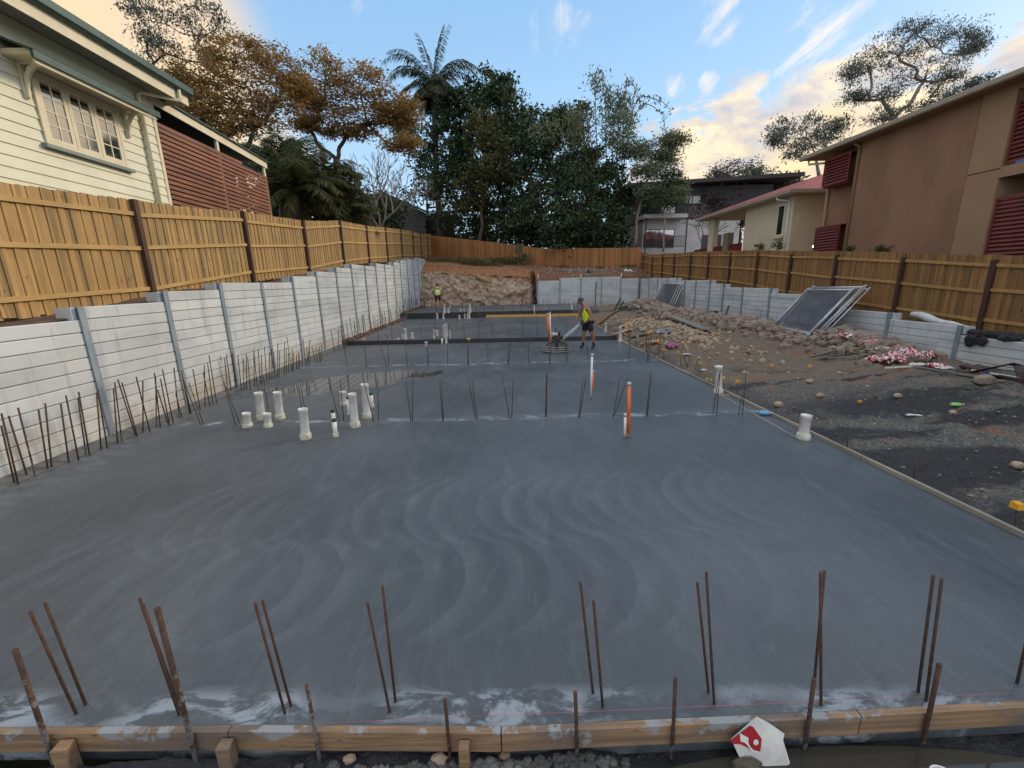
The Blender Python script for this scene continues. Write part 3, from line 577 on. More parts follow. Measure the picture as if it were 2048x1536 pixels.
# yellow safety caps on two of them and on the left wall row
def cap(p,label,r=.055):
    mb=MB(); mb.tube([(0,0,-.03),(0,0,.028)],[r*.45,r*.5],8); mb.tube([(0,0,.022),(0,0,.034),(0,0,.046)],[r,r,r*.7],10); o=mb.build('safety_cap',M_YEL); o.location=p
    return tag(o,label,'bar cap','yellow bar caps')
b=PG(733.3,734.8); cap(PD(727.5,680,b.y),'yellow plastic cap on a bar at the left end of the lower dark step')
b=PG(937,729.9); cap(PD(937,680,b.y),'yellow plastic cap on a starter bar in the middle of the dark step')
HK=[((784.9,678),(782.5,650.4),(791.3,650)),((756,680),(755.6,646),(763,645.5)),((812,677),(810,650),(800.7,650)),((842.5,678),(840.6,650),(849,648.6)),((868.6,677.5),(868,648),(875.7,647)),((899,677),(896.8,647),(903.8,646.6)),((929,676.6),(926.8,647.3),(936,647)),((957.3,676),(957.9,641),(965.5,641)),((985.4,675.4),(983.3,648.5),(991,648)),((1015.9,674.5),(1015.9,656),None),((1045.5,674.3),(1046,645.5),(1039,644)),((1073.9,673.6),(1074.5,647),(1065.7,646.7)),((1132,672),(1132.5,639.5),(1123.4,639)),((1213.5,670),(1213,646),None)]
for i,(b,t,h) in enumerate(HK):
    bar(b,t,Z2,.009,1,(f"dark bar with bent hooked top, {od(i)} from the left along the lower dark step" if h else f"short straight dark bar, {od(i)} from the left along the lower dark step"),'bars along the lower dark step',name='hooked_bar' if h else 'starter_bar',hook=h)
R5=[((869,650),(868.5,626)),((893,650),(893.5,624)),((913.5,652),(912.5,618)),((957.5,643),(957.8,624)),((981,645),(981,624)),((1005,645),(1005,624)),((1022.5,647),(1022,624)),((1046.5,647),(1046.8,620)),((1073,645),(1073,622)),((1118,647.7),(1118,626))]
for i,(b,t) in enumerate(R5):
    bar(b,t,Z2,.009,2,f"thin grey splashed bar, {od(i)} from the left in the middle of the second slab",'grey bars on the second slab')
for i,(x,t) in enumerate(((951.4,605),(968.4,601),(988,601.5),(1007,600.5),(1025.8,604),(1042,605.5),(1062,607),(1080,608),(1099,599))):
    bar((x,623),(x,t),Z3,.010,0,f"dark bar, {od(i)} from the left in the row behind the long pale yellow board",'bars behind the yellow board')
for i in range(26):
    x=944+i*8.4; b=PG(x,614 -(x-944)*.012,Z3); q=PD(x+random.uniform(-1.5,1.5),599+random.uniform(-2,4),b.y)
    o=MB().tube([(0,0,-.02),tuple(q-b)],.010,5).build('starter_bar',M_RUST[0]); o.location=b
    tag(o,f'thin rusty bar in the farthest row below the rock cut, {od(i)} from the left','rebar','farthest bars at the foot of the rock cut')
LW=[(120,1340,10,865),(150,1345,12,765),(225,1285,70,785),(290,1280,148,718),(393,1228,315,733),(425,1215,370,682),(563,1165,498,685),(645,1150,540,618),(705,1100,638,635),(735,1110,645,590),(828,1060,792,595),(880,1050,800,565),(963,1008,930,562),(1000,1000,940,510),(1110,945,965,488),(1125,950,998,512),(1172,915,1170,498),(1228,912,1115,463),(1283,878,1275,465),(1313,872,1265,433),(1375,845,1290,570),(1390,868,1315,480),(1420,850,1330,402),(1468,800,1425,392),(1490,800,1440,600),(1555,765,1485,412),(1565,765,1500,475),(1640,735,1580,405),(1680,708,1675,365),(1720,705,1665,430),(1743,680,1700,350),(1775,680,1712,288)]
LL=[((a/4.096,640+b/4.096),(c/4.096,640+d/4.096)) for a,b,c,d in LW]
L2=[(65,1530,60,1150),(105,1530,45,1255),(150,1525,100,1130),(160,1525,120,1025),(205,1520,130,1070),(275,1540,250,1115),(335,1530,280,1040),(378,1530,338,1065),(425,1530,360,1010),(485,1500,440,1000),(510,1490,445,1005),(565,1510,515,1025),(602,1505,587,1080),(637,1485,632,1010),(688,1505,650,1055),(742,1445,735,960),(775,1400,740,1020),(825,1410,795,950),(848,1415,840,1020),(912,1380,880,905),(945,1370,950,985),(982,1350,982,930),(1018,1355,1003,980),(1052,1320,1065,860),(1078,1335,1090,960),(1148,1300,1155,845),(1178,1290,1178,930),(1213,1270,1205,995),(1255,1250,1185,780),(1262,1240,1258,930),(1280,1230,1278,1000),(1318,1215,1318,1015),(1340,1220,1343,985),(1360,1210,1360,1000),(1400,1195,1385,980),(1450,1195,1405,805),(1470,1180,1500,820),(1475,1170,1455,915),(1500,1155,1490,905),(1575,1130,1535,930),(1605,1130,1578,930),(1637,1115,1615,950),(1648,1110,1630,910),(1665,1090,1660,880)]
LL+=[((400+a/6.827,560+b/6.827),(400+c/6.827,560+d/6.827)) for a,b,c,d in L2]
for i,(b,t) in enumerate(LL):
    far=i>40
    bar(b,t,0,.0105,[0,1,0,2,1][i%5] if i<40 else [1,0,1][i%3],f"rusty bar along the left sleeper wall, {od(i)} from the camera end of its row",'starter bars along the left wall')
for i in range(62):
    y=16.1+i*.335; z=0 if y<17.8 else (Z2 if y<28.4 else Z3); x=WL(y)+random.uniform(.3,.5); h=random.uniform(.72,1.0); 
    mat=2 if 17.8<y<28 and i%3 else 1
    pts=[(0,0,-.03),(random.uniform(-.1,.1),random.uniform(-.05,.05),h)]
    if i in (9,15,20,31): pts.append((pts[1][0]+.28,pts[1][1],h+.01))
    o=MB().tube(pts,.0105,5).build('starter_bar',M_RUST[mat]); o.location=(x,y,z)
    seg='before the lower step' if y<17.8 else ('beside the second slab' if y<28.4 else 'beside the farthest slab')
    tag(o,f"rusty bar at the left wall {seg}, {od(sum(1 for k in range(i) if (17.8<=16.1+k*.335)==(17.8<=y) and (16.1+k*.335<28.4)==(y<28.4)))} from the camera",'rebar',f"left wall bars {seg}")
# ------------------------------------------------------------------ pipes
def pipe(b,t,rpx,z,label,capped=0,collar=1,name='drain_pipe',mat=None,group='white drain pipes'):
    p=PG(b[0],b[1],z); q=PD(t[0],t[1],p.y); depth=(p-CP).dot(FW); r=rpx*depth/CF; ax=(q-p); T=thing(name,p,label,'pipe',group); n=14
    h=ax.length; u=ax.normalized(); w=p+ax
    mb=MB()
    if capped: mb.tube([p-u*.03,w],r,n)
    else:
        mb.tube([p-u*.03,w-u*.045,w-u*.042,w],[r,r,r*1.07,r*1.07],n,cap=False); mb.tube([w,w-u*.002,w-u*.12],[r*1.07,r*.95,r*.92],n,cap=False); mb.tube([w-u*.12,w-u*.125],[r*.92,r*.88],n)
    mb.build('tube',mat or M_PVC,T)
    if collar:
        mb=MB(); rd=random.Random(int(b[0]*10)); ch=min(h*.26,.10); vs=[]; fs=[]; m=18
        for j,(zz,k) in enumerate(((-.02,1.25),(ch*.25,1.30),(ch*.6,1.24),(ch*.92,1.16),(ch,1.02))):
            for i in range(m):
                a=2*math.pi*i/m; rr=r*k*(1+rd.uniform(-.10,.10)) if j<4 else r*1.0
                vs.append((p.x+math.cos(a)*rr+u.x*zz,p.y+math.sin(a)*rr,p.z+zz*(1+rd.uniform(-.15,.15))))
        for j in range(4):
            for i in range(m): fs.append((j*m+i,j*m+(i+1)%m,(j+1)*m+(i+1)%m,(j+1)*m+i))
        mb.add(vs,fs,True); mb.build('foam_collar',M_FOAM,T)
    if capped: MB().tube([w-u*.005,w+u*r*.9,w+u*r*1.3],[r*1.12,r*1.12,r*.5],10).build('black_cap',M_BLACK,T)
    return T
PP=[((494.6,853),(492.5,826),7.5,'short white drain pipe, leftmost of the pipe group near the middle bar row',0),((523,838),(516.5,785),7.6,'tall white drain pipe behind the second short one, left in the pipe group',0),((536.5,853),(533.5,826.5),7,'short white drain pipe in a wide foam collar, second from the left in front',0),((560.5,837),(554,784),7.4,'tall white drain pipe standing alone, left centre of the pipe group',0),((611.5,877),(605.5,817.5),8.6,'nearest tall white drain pipe of the group, in front of the crossing bars',0),((668.6,853),(665.6,824),3.9,'thin black capped white pipe standing just behind another thin capped pipe',1),((671.5,873),(668.4,842),4.2,'thin black capped white pipe, nearest of the thin ones',1),((688,809),(686,783),6.2,'short white drain pipe at the back of the right hand cluster',0),((698.5,829),(696.5,797),3.6,'thin black capped pipe half hidden behind the tallest pipe of the cluster',1),((710.5,853),(703.7,787),7.6,'tall white drain pipe in the front of the right hand cluster',0),((734.5,835),(728.9,768),7.2,'tall white drain pipe at the right of the cluster, crossed by a leaning bar',0),((744,814),(742,789),3.4,'thin black capped pipe at the far right of the cluster',1)]
for b,t,r,l,c in PP: pipe(b,t,r,0,l,c)
QQ=[((797.5,687.5),(796.5,677),3,0,'short white pipe at the foot of the lower step, leftmost of the far group'),((806.5,677),(805.5,669),2.4,Z2,'stubby white pipe on the second slab behind the tall left one'),((812.5,686.5),(810,657),2.6,0,'tall white pipe at the left end of the lower dark step'),((824.5,676.5),(823.9,665.5),2.8,Z2,'short white pipe standing alone on the second slab'),((852.3,692),(852.3,683.5),2.6,0,'short white pipe just in front of the lower dark step'),((868,671),(867.5,659),1.7,Z2,'thin white pipe on the second slab behind a matching thin one'),((868.8,686),(867.8,672),1.9,0,'thin white pipe against the lower dark step'),((873.8,671),(873.5,661),2.8,Z2,'short wide white pipe on the second slab beside thin ones'),((884.3,688.5),(884,676),1.8,0,'small black capped white pipe left of the double pipe at the lower step'),((893,686.5),(891.7,648),2.9,0,'tallest white pipe of the far group at the lower dark step'),((888.8,683),(887.4,651),2.2,0,'slimmer white pipe leaning against the tallest one at the lower dark step'),((899.7,675),(899,661),1.6,Z2,'thin white pipe right behind the tallest far pipe'),((875,638),(874,626),1.9,Z2,'left one of two short pipes in front of the upper dark step'),((887,638),(886.5,627),1.9,Z2,'right one of two short pipes in front of the upper dark step'),((889,625.5),(888.5,608.5),2.0,Z3,'tall white pipe beside the bending worker on the farthest slab'),((896.7,625),(896,616),2.0,Z3,'short white pipe right of the tall one near the bending worker'),((900.2,616.5),(900,606),1.2,Z3,'thin white pipe far back on the farthest slab'),((919,638.5),(918.6,630.5),2.1,Z2,'stubby white pipe in front of the middle of the upper step'),((921,622.5),(921,618),1.8,Z3,'very short white pipe on the edge of the farthest slab'),((928.4,622.8),(928.2,617.5),1.2,Z3,'thin short pipe on the edge of the farthest slab'),((929.4,637.5),(929.2,627.8),1.2,Z2,'thin pipe against the upper step, left of two'),((934.8,637.5),(934.6,626.8),1.2,Z2,'thin pipe against the upper step, right of two'),((938.7,637.5),(937.5,616.5),1.9,Z2,'tall white pipe against the upper dark step'),((940.5,624),(939.8,607),2.1,Z3,'tall white pipe on the farthest slab above the step')]
for b,t,r,z,l in QQ: pipe(b,t,r,z,l,1 if 'capped' in l else 0,0,group='white pipes around the upper slabs')
pipe((1437,786),(1437.5,732),7,0,'tall white pipe inside the right form board with two bars crossing it',0,1,group='white pipes along the right form board')
pipe((1605.5,877),(1613,830),9.6,0,'big white pipe in a lumpy foam collar at the right form board, nearest of all',1 if 0 else 0,1,group='white pipes along the right form board')
pipe((1240.5,684),(1240.5,654),3.2,0,'white pipe at the right end of the lower dark step',0,1,group='white pipes along the right form board')
pipe((1211.6,664),(1212,646),2.6,Z2,'white pipe at the right edge of the second slab behind the worker',0,0,group='white pipes along the right form board')
pipe((1143.7,618.7),(1143.7,602),1.6,Z3,'thin tall white pipe on the farthest slab behind the worker',0,0,group='white pipes along the right form board')
def conduit(name,b,t,r,z,mat,label,capm=None,lift=0):
    p=PG(b[0],b[1],z); q=PD(t[0],t[1],p.y); dep=(p-CP).dot(FW); r=r*dep/CF; T=thing(name,p,label,'conduit','electrical conduits'); u=(q-p).normalized()
    MB().tube([p-u*.02,q],r,12).build('tube',mat,T); MB().tube([p-u*.02,p+u*.05],[r*1.5,r*1.35],10).build('tape_collar',M_RUST[2],T)
    MB().tube([q-u*.05,q+u*.004],[r*1.18,r*1.18],10).build('end_cap',capm or M_GALV2,T); return T
conduit('orange_conduit',(1257,873),(1258.2,765),3.6,0,M_ORANGE,'tall orange conduit with a grey end cap, nearest of the orange ones')
conduit('white_conduit',(1249.5,874),(1250.6,827),2.6,0,M_PVC,'short white conduit beside the nearest orange conduit')
conduit('orange_conduit',(1185.6,782),(1186,741),2.4,0,M_ORANGE,'middle orange conduit strapped beside a taller white conduit')
conduit('white_conduit',(1181.5,797),(1184.3,708),2.2,0,M_PVC,'tall slim white conduit beside the middle orange conduit')
conduit('orange_conduit',(1099.5,687),(1095,627),2.4,0,M_ORANGE,'leaning orange conduit behind the power trowel')
conduit('white_conduit',(1102,687),(1099.5,624),1.4,0,M_PVC,'thin white conduit leaning with the orange one behind the power trowel')
conduit('white_conduit',(1069.5,634),(1068,611),1.3,Z2,simple('pinkish_pvc',(.66,.42,.33),(.5,.2,.12),20,.5,0,0),'short pale red and white conduit before the long yellow board')
# ------------------------------------------------------------------ pegs with yellow caps and bars on the dirt side
YC=[(2034,1015,1062,'large near the right edge of the photo',.045),(1475,765,790,'beside two dark bars at the form board',.045),(1446,757,775,'just right of the tall white pipe',.04),(1401,727,745,'left of the tall white pipe',.035),(1413,759,764,'lying low by the gully, left of a second one',.03),(1422,761,766,'lying low by the gully, nearest the white pipe',.03),(1366,686,700,'beside the pink glove',.05),(1326,700,716,'in front of the pink glove, left',.035),(1357,706,712,'in front of the pink glove, right',.035),(1297,667,700,'on two tall thin bars',.05),(1257,650,684,'broad and ragged on a bar beside the timber scraps',.06),(1316,684,705,'above the loose ply offcuts',.05),(1465,719,724,'dropped on the sand left of the middle',.035),(1491,710,713,'dropped on the sand farther back',.03),(1543,732,736,'dropped on sand in the middle of the yard',.04),(1619,733,738,'dropped on sand near the brush pile',.04),(1719,804,807,'dropped on the grey gravel',.03),(1419,716,720,'lying by the small stones',.03)]
for i,(x,y,yb,l,s) in enumerate(YC):
    g=GH(x,yb); t=PD(x,y,g.y); mb=MB(); T=thing('capped_peg',g,'yellow cap '+l if yb-y<9 else 'yellow capped steel peg '+l,'bar cap','yellow caps on the dirt side')
    h=max(t.z,g.z+.015)
    if yb-y>8: MB().tube([(g.x,g.y,g.z-.1),(t.x,t.y,h)],.008,6).build('peg',M_RUST[1],T)
    a=s*.85; MB().box((t.x-a,t.y-a,h-.01),(t.x+a,t.y+a,h+s*1.15),rz=i*.7).build('cap',M_YEL,T)
DB=[((1317,719),(1323,640)),((1293,705),(1292,668)),((1302,704),(1303,664)),((1258,684),(1258,655)),((1378,735),(1362,700)),((1373,733),(1379,715)),((1389,740),(1396,716)),((1395,738),(1397,728)),((1322,705),(1322,681)),((1328,718),(1328,700)),((1362,732),(1362,712)),((1694,905),(1697,855)),((1829,960),(1832,915))]
for i,(b,t) in enumerate(DB):
    g=GH(*b); q=PD(t[0],t[1],g.y+.02); o=MB().tube([(0,0,-.1),tuple(q-g)],.010,6).build('steel_stake',M_RUST[1]); o.location=g
    tag(o,f"thin dark stake outside the right form board, {od(i)} in order from the far end" if i else 'tallest thin steel stake outside the right form board near the pink glove','steel peg','steel stakes on the dirt side')
def plankbar(name,b,t,w,h,mat,label,cat='timber',zb=0,yy=None,group=None):
    g=GH(*b); g.z+=zb; q=PD(t[0],t[1],yy if yy else g.y+.3); o=MB().beam((0,0,0),tuple(q-g),w,h).build(name,mat); o.location=g; return tag(o,label,cat,group)
plankbar('steel_pole',(1190,585+28),(1192.5,563.5),.07,.07,M_BLACK,'left one of two dark poles leaning behind the trowelling worker','pole',group='dark poles behind the worker')
plankbar('steel_pole',(1177,612),(1182,564),.07,.07,M_BLACK,'far left dark pole leaning behind the shoulder of the worker','pole',group='dark poles behind the worker')
plankbar('steel_pole',(1229,620),(1241.5,596),.09,.06,M_BLACK,'dark steel post leaning in the dirt heap, left of two','pole',group='dark poles in the dirt heap')
plankbar('steel_pole',(1234,625),(1247,602),.09,.06,M_BLACK,'dark steel post leaning in the dirt heap, right of two','pole',group='dark poles in the dirt heap')
plankbar('steel_pole',(1449,637),(1458,611),.09,.04,M_BLACK,'dark flat bar leaning against the right sleeper wall','pole')
plankbar('timber_offcut',(1198,648),(1234,621),.22,.05,M_TIM,'pale splintered plank rising across the dirt heap behind the worker','timber',yy=21.5)
# ------------------------------------------------------------------ rubble, stones
def rubble(name,mat,n,fn,rmin,rmax,label,seed):
    rd=random.Random(seed); mb=MB(); base=[]
    for s in range(8): 
        m=MB().ball((0,0,0),1,1,.28,seed*10+s); base.append(m)
    for k in range(n):
        x,y=fn(rd); r=rmin+(rmax-rmin)*rd.random()**3.4; z=site_h(x,y); m=base[k%8]; a=rd.uniform(0,6.3); ca,sa=math.cos(a),math.sin(a); sx,sy,sz=rd.uniform(.7,1.4),rd.uniform(.7,1.2),rd.uniform(.5,.95)
        mb.add([(x+r*(v[0]*sx*ca-v[1]*sy*sa),y+r*(v[0]*sx*sa+v[1]*sy*ca),z+r*.25+r*sz*v[2]) for v in m.v],m.f)
    return tag(mb.build(name,mat),label,'rubble',kind='stuff')
def fr1(rd):
    y=rd.uniform(10.6,30); return 11.0-.10*(y-12)+rd.gauss(0,.48),y
rubble('rubble_ridge',M_ROCK,7500,fr1,.022,.18,'ridge of broken pinkish stone and soil heaped along the right sleeper wall',3)
rubble('rubble_mound',M_ROCK2,1900,lambda rd:(7.3+rd.gauss(0,.85),18+rd.gauss(0,2.6)),.02,.12,'mound of pale broken stone right of the worker',4)
rubble('site_gravel',M_ROCK,2600,lambda rd:(rd.uniform(5.0,11.5),rd.uniform(3,20)),.005,.030,'loose stones scattered over the dirt on the right',5)
rubble('edge_rubble',simple('muddy_stone',(.13,.125,.12),(.05,.05,.05),3,.8,0,.6,.01),1900,lambda rd:(-1.30+1.85*rd.random()+.12*rd.gauss(0,1),1.84-rd.random()*.12),.005,.030,'muddy broken stones below the near form board at the bottom of the photo',6)
rubble('bank_foot_rubble',M_ROCK2,900,lambda rd:(rd.uniform(-6,9),36.1+rd.gauss(0,.25) if 0 else 35.4-abs(rd.gauss(0,.4))),.03,.12,'broken stone along the foot of the rock cut',7)
for i,(x,y,s,l) in enumerate(((1968,765,.30,'large brown boulder beside the bent bars at the right edge'),(1795,795,.12,'pale yellowish stone lying alone on grey gravel'),(1388,683,.30,'pale boulder at the near end of the stone mound'),(1620,765,.13,'flat pinkish stone on gravel below the brush pile'),(1640,793,.12,'pinkish rock in a small heap on the gravel'),(1556,812,.14,'brown rock in the heap next to the right form board'),(1905,828,.10,'small brown stone near the green bottle'),(2034,935,.12,'salmon coloured stone near the right edge of the photo'),(1512,825,.10,'pale rock just outside the form board past the tall pipe'),(700,1522,.055,'pale crusted stone in the mud at the bottom left of the middle'),(880,1530,.07,'large muddy stone at the bottom edge below the small wooden peg'),(1010,1522,.05,'pale jagged stone at the bottom edge left of the carton'))):
    g=GH(x,y); o=MB().ball((0,0,0),s*.55,2,.10,i+20,(1.3,.9,.75)).build('rock',M_ROCK2 if i!=0 else M_ROCK); o.location=g+Vector((0,0,s*.2)); tag(o,l,'rock')
    dm=o.modifiers.new('d','DISPLACE'); tx=bpy.data.textures.new('rk','CLOUDS'); tx.noise_scale=s*.5; dm.texture=tx; dm.strength=s*.25; 
# ------------------------------------------------------------------ mesh panels leaning on the right wall
M_NET=MT('dark_mesh_screen',.8); _x=M_NET.xyz(); 
def _net():
    t=M_NET; x,y,z=t.xyz()[:3]; t.color(t.mix(t.rr(t.noise(3,4),.3,.7),(.07,.075,.088),(.11,.115,.13)))
    w=lambda v:t.mth('LESS_THAN',t.mth('FRACT',t.mth('MULTIPLY',v,38)),.30)
    tr=t.n.new('ShaderNodeBsdfTransparent'); ms=t.n.new('ShaderNodeMixShader'); t.l.new(t.mth('MAXIMUM',w(y),w(z)),ms.inputs[0]); t.l.new(tr.outputs[0],ms.inputs[1]); t.l.new(t.b.outputs[0],ms.inputs[2]); t.l.new(ms.outputs[0],t.n['Material Output'].inputs[0])
_net(); M_NET=M_NET.m
def panel(c4,label,group,offs,net=True):
    """c4: bottom-near, bottom-far, top-far, top-near world corners"""
    A=[Vector(p)+Vector(offs) for p in c4]; T=thing('fence_panel',A[0],label,'mesh panel',group); mb=MB()
    for i in range(4): mb.tube([A[i],A[(i+1)%4]],.019,8)
    e1=(A[1]-A[0]).normalized()*.13; mb.tube([A[0]+e1*0-(A[3]-A[0]).normalized()*.12,A[0]],.019,8)
    mb.tube([A[3],A[3]+(A[3]-A[0]).normalized()*.08],.019,8); mb.tube([A[2],A[2]+(A[2]-A[1]).normalized()*.08],.019,8)
    mb.build('tube_frame',M_GALV2,T)
    if net: MB().add([A[0],A[1],A[2],A[3]],[(0,1,2,3)]).build('wire_mesh',M_NET,T)
    return T
bn=PX(1617,665,10.35); bf=PX(1543,652,10.35); tn=PX(1700,579,11.62); tf=PX(1612,580,11.62)
bf=Vector((10.35,bf.y,bn.z)); 
bf=PX(1545,651,10.3); bn=PX(1617,667,10.2); tn=PX(1702,580,11.55); tf=PX(1613,580,11.55)
offs=[(0,0,0),(.045,-.02,.02),(.10,.03,-.01),(.15,-.16,.03),(.20,-.24,.01),(.26,-.10,.04),(.31,-.32,.02)]
pn=['front dark screened panel of the large stack leaning on the right wall']+[f"{ORD[i]} panel behind the front one in the large leaning stack, mostly its frame showing" for i in range(6)]
for k,o in enumerate(offs):
    c=[bn,bf,tf,tn]
    if k in (3,5): c=[bn,bf,tf+Vector((0,.10,.05)),tn+Vector((0,-.10,.06))]
    panel(c,pn[k],'leaning mesh panels near',o,net=(k in (0,2,5)))
b1=PX(1334,623,10.75); b2=PX(1300,618,10.75); t1=PX(1357,568,11.6); t2=PX(1324,567,11.6)
for k,o in enumerate([(0,0,0),(.07,-.22,.0),(.13,-.45,.02)]):
    panel([b1,b2,t2,t1],['front panel of the small distant stack leaning on the right wall','middle panel of the small distant stack leaning on the right wall','rear panel of the small distant stack leaning on the right wall'][k],'leaning mesh panels far',o,net=k<2)
# ------------------------------------------------------------------ crumpled things
def crumple(name,cx,cy,cz,sx,sy,sz,mat,label,cat,seed,res=14,rz=0,freq=2.2,amp=.5,thick=.004,group=None):
    mb=MB(); vs=[]; fs=[]
    for j in range(res):
        for i in range(res):
            u=i/(res-1)*2-1; v=j/(res-1)*2-1; ed=1-.35*max(abs(u),abs(v))**3
            n1=MN.noise(Vector((u*freq,v*freq,seed))); n2=MN.noise(Vector((u*freq,v*freq,seed+9))); n3=MN.noise(Vector((u*freq*1.3,v*freq*1.3,seed+20)))
            vs.append(((u*ed+amp*n1*.7)*sx,(v*ed+amp*n2*.7)*sy,max(0,(.45*(1-max(abs(u),abs(v))**2)+amp*abs(n3)*1.3))*sz))
    for j in range(res-1):
        for i in range(res-1): a=j*res+i; fs.append((a,a+1,a+res+1,a+res))
    o=mb.add(vs,fs,True).build(name,mat); o.location=(cx,cy,cz); o.rotation_euler=(0,0,rz); md=o.modifiers.new('s','SOLIDIFY'); md.thickness=thick
    return tag(o,label,cat,group)
def m_bunting():
    t=MT('red_white_plastic',.35); n=t.noise(3.0,3,.5,t.map((1,1,1)),1.5); col=t.mix(t.rr(t.mth('FRACT',t.mth('MULTIPLY',n,6)),.44,.5),(.52,.03,.055),(.74,.66,.65)); t.color(col).bump(t.noise(9,4),.5,.02); return t.m
MBN=m_bunting()
for i,(x,y,w,h,lb) in enumerate(((1695,678,.32,.14,'far strip of red and white plastic tape lying on the rubble beside the leaning panels'),(1735,689,.30,.12,'middle strip of red and white plastic tape on the rubble'),(1783,728,.38,.24,'crumpled heap of red and white plastic sheeting in the middle of the tape pile'),(1748,722,.24,.12,'dark red end of the plastic sheeting left of the heap'),(1812,715,.26,.26,'upright fold of red and white plastic against the wall'),(1848,722,.25,.2,'red translucent plastic bag close to the wall'),(1872,735,.24,.1,'nearest tail of the red and white plastic sheeting'))):
    g=GH(x,y); crumple('plastic_sheeting',g.x,g.y,g.z,w*1.15,w*.66,h*1.35,MBN,lb,'plastic sheeting',i*3+1,16,group='red and white plastic along the right wall',amp=.75,freq=2.8)
M_WH=simple('white_sheet',(.62,.61,.59),(.45,.44,.42),4,.6,0,.3,.01)
for i,(x,y,w,h,lb) in enumerate(((1835,731,.26,.10,'white plastic bag end below the red sheeting, nearest the middle'),(1890,738,.26,.09,'white crumpled plastic at the near end of the red sheeting'),(1768,700,.30,.14,'curved white offcut lying over the rubble above the red heap'))):
    g=GH(x,y); crumple('white_plastic',g.x,g.y,g.z,w,w*.5,h,M_WH,lb,'plastic sheeting',i*5+40,12,group='white plastic by the right wall')
# roll of white fabric and black jacket on top of the wall
a=PX(1822,634,12.15); b_=PX(1945,655,12.05); pts=[]; rr=[]
for k in range(14):
    u=k/13; p=a.lerp(b_,u); p.z=float(np.interp(p.y,[8,10.5,12.5,14],[.93,1.0,1.12,1.2]))+.05+.05*math.sin(u*9)*(1-u)+.10*(1-u)**2; pts.append(p); rr.append(.02+.085*math.sin(math.pi*min(1,(u+.10)*1.0)**.8)+.02*MN.noise(Vector((u*5,1,1))))
tag(MB().tube(pts,rr,12).build('fabric_roll',M_WH),'long white fabric roll lying on top of the right sleeper wall','fabric roll')
p=PX(1987,668,11.95); mb=MB()
for k in range(26): mb.ball((p.x+random.uniform(-.14,.16),p.y+.42-k*.037,.88+random.uniform(0,.07)),random.uniform(.08,.13),2,.10,k+60,(1.0,1.2,.7))
mb.ball((11.74,p.y+.3,.76),.12,2,.12,77,(.5,1.2,1.3)); mb.ball((11.76,p.y+.05,.78),.10,2,.12,78,(.5,1.2,1.2))
o=mb.build('black_jacket',simple('black_cloth',(.012,.012,.014),(.02,.02,.022),9,.9,0,.6,.02)); rm=o.modifiers.new('r','REMESH'); rm.mode='VOXEL'; rm.voxel_size=.02; rm.use_smooth_shade=True; dd=o.modifiers.new('d','DISPLACE'); tx=bpy.data.textures.new('jk','CLOUDS'); tx.noise_scale=.11; dd.texture=tx; dd.strength=.10; dd.texture_coords='GLOBAL'; tag(o,'crumpled black jacket draped over the top of the right sleeper wall','jacket')
q0=PX(1998,672,11.95); q1=PX(2060,690,11.95); tag(MB().beam((12.0,q0.y,.93),(12.0,q1.y-.6,.80),.10,.04).build('timber_offcut',M_TIM),'pale timber offcut lying on the wall top beside the black jacket','timber')
# planks & scraps
def lying(name,a,b,w,h,mat,label,cat='timber',group=None,za=0,zb=0):
    A=GH(*a); B=GH(*b); A.z+=h/2+za; B.z+=h/2+zb; o=MB().beam((0,0,0),tuple(B-A),w,h).build(name,mat); o.location=A; return tag(o,label,cat,group)
M_GREYP=simple('grey_plank',(.21,.20,.17),(.13,.125,.11),5,.8,0,.3,.006,(.2,.2,1))
lying('plank',(1336,633),(1412,665),.40,.05,M_GREYP,'long grey plank ramp lying down the stone mound',za=.06,zb=.10)
lying('plank',(1326,634),(1446,676),.10,.06,M_TIM,'narrow pale timber along the edge of the grey plank ramp',zb=.03,za=.04)
lying('white_batten',(1770,738),(1838,733),.035,.03,M_PVC,'short white batten lying below the red plastic heap','batten')
lying('white_batten',(1943,742),(2040,758),.045,.03,M_PVC,'long white batten lying near the right edge of the photo','batten')
lying('plank',(1838,737),(2010,765),.10,.03,M_GREYP,'weathered board lying along the foot of the right wall')
lying('plank',(1925,735),(2046,765),.14,.05,simple('rusty_beam',(.07,.03,.02),(.04,.02,.015),6,.8,0,.3),'dark rusty beam lying at the foot of the right wall')
for i,(a,b) in enumerate((((1620,715),(1720,690)),((1640,722),(1755,700)),((1640,708),(1790,722)),((1660,700),(1745,716)),((1630,718),(1700,700)),((1690,706),(1760,694)),((1655,725),(1735,712)))):
    lying('thin_board',a,b,.07,.012,[M_GREYP,M_BLACK,M_TIM][i%3],f"weathered strip, {ORD[i]} counted from the front, in the pile before the leaning panels",'timber','strips in the brush pile',za=.03*i*.5+.02,zb=.02)
sc=[((1235,668),(1262,660),.25),((1225,662),(1290,664),.08),((1240,672),(1330,668),.06),((1262,676),(1300,668),.22),((1290,690),(1322,686),.30),((1268,684),(1312,679),.10),((1243,658),(1285,640),.30),((1218,655),(1240,648),.12),((1300,678),(1330,676),.08),((1225,676),(1245,671),.12)]
for i,(a,b,w) in enumerate(sc):
    lying('timber_offcut',a,b,w,.03,[M_TIM,M_GREYP][i%2],f"timber or ply scrap, {ORD[i]} of the loose offcuts outside the second slab edge",'timber','loose offcuts outside the slab edge',za=.02+.012*i,zb=.02+.01*i)
g=GH(1326,669); crumple('grey_bag',g.x,g.y,g.z,.42,.25,.3,simple('grey_blue_plastic',(.28,.31,.36),(.17,.19,.23),4,.6,0,.3),'crumpled grey blue cement bag on the stone mound','bag',3)
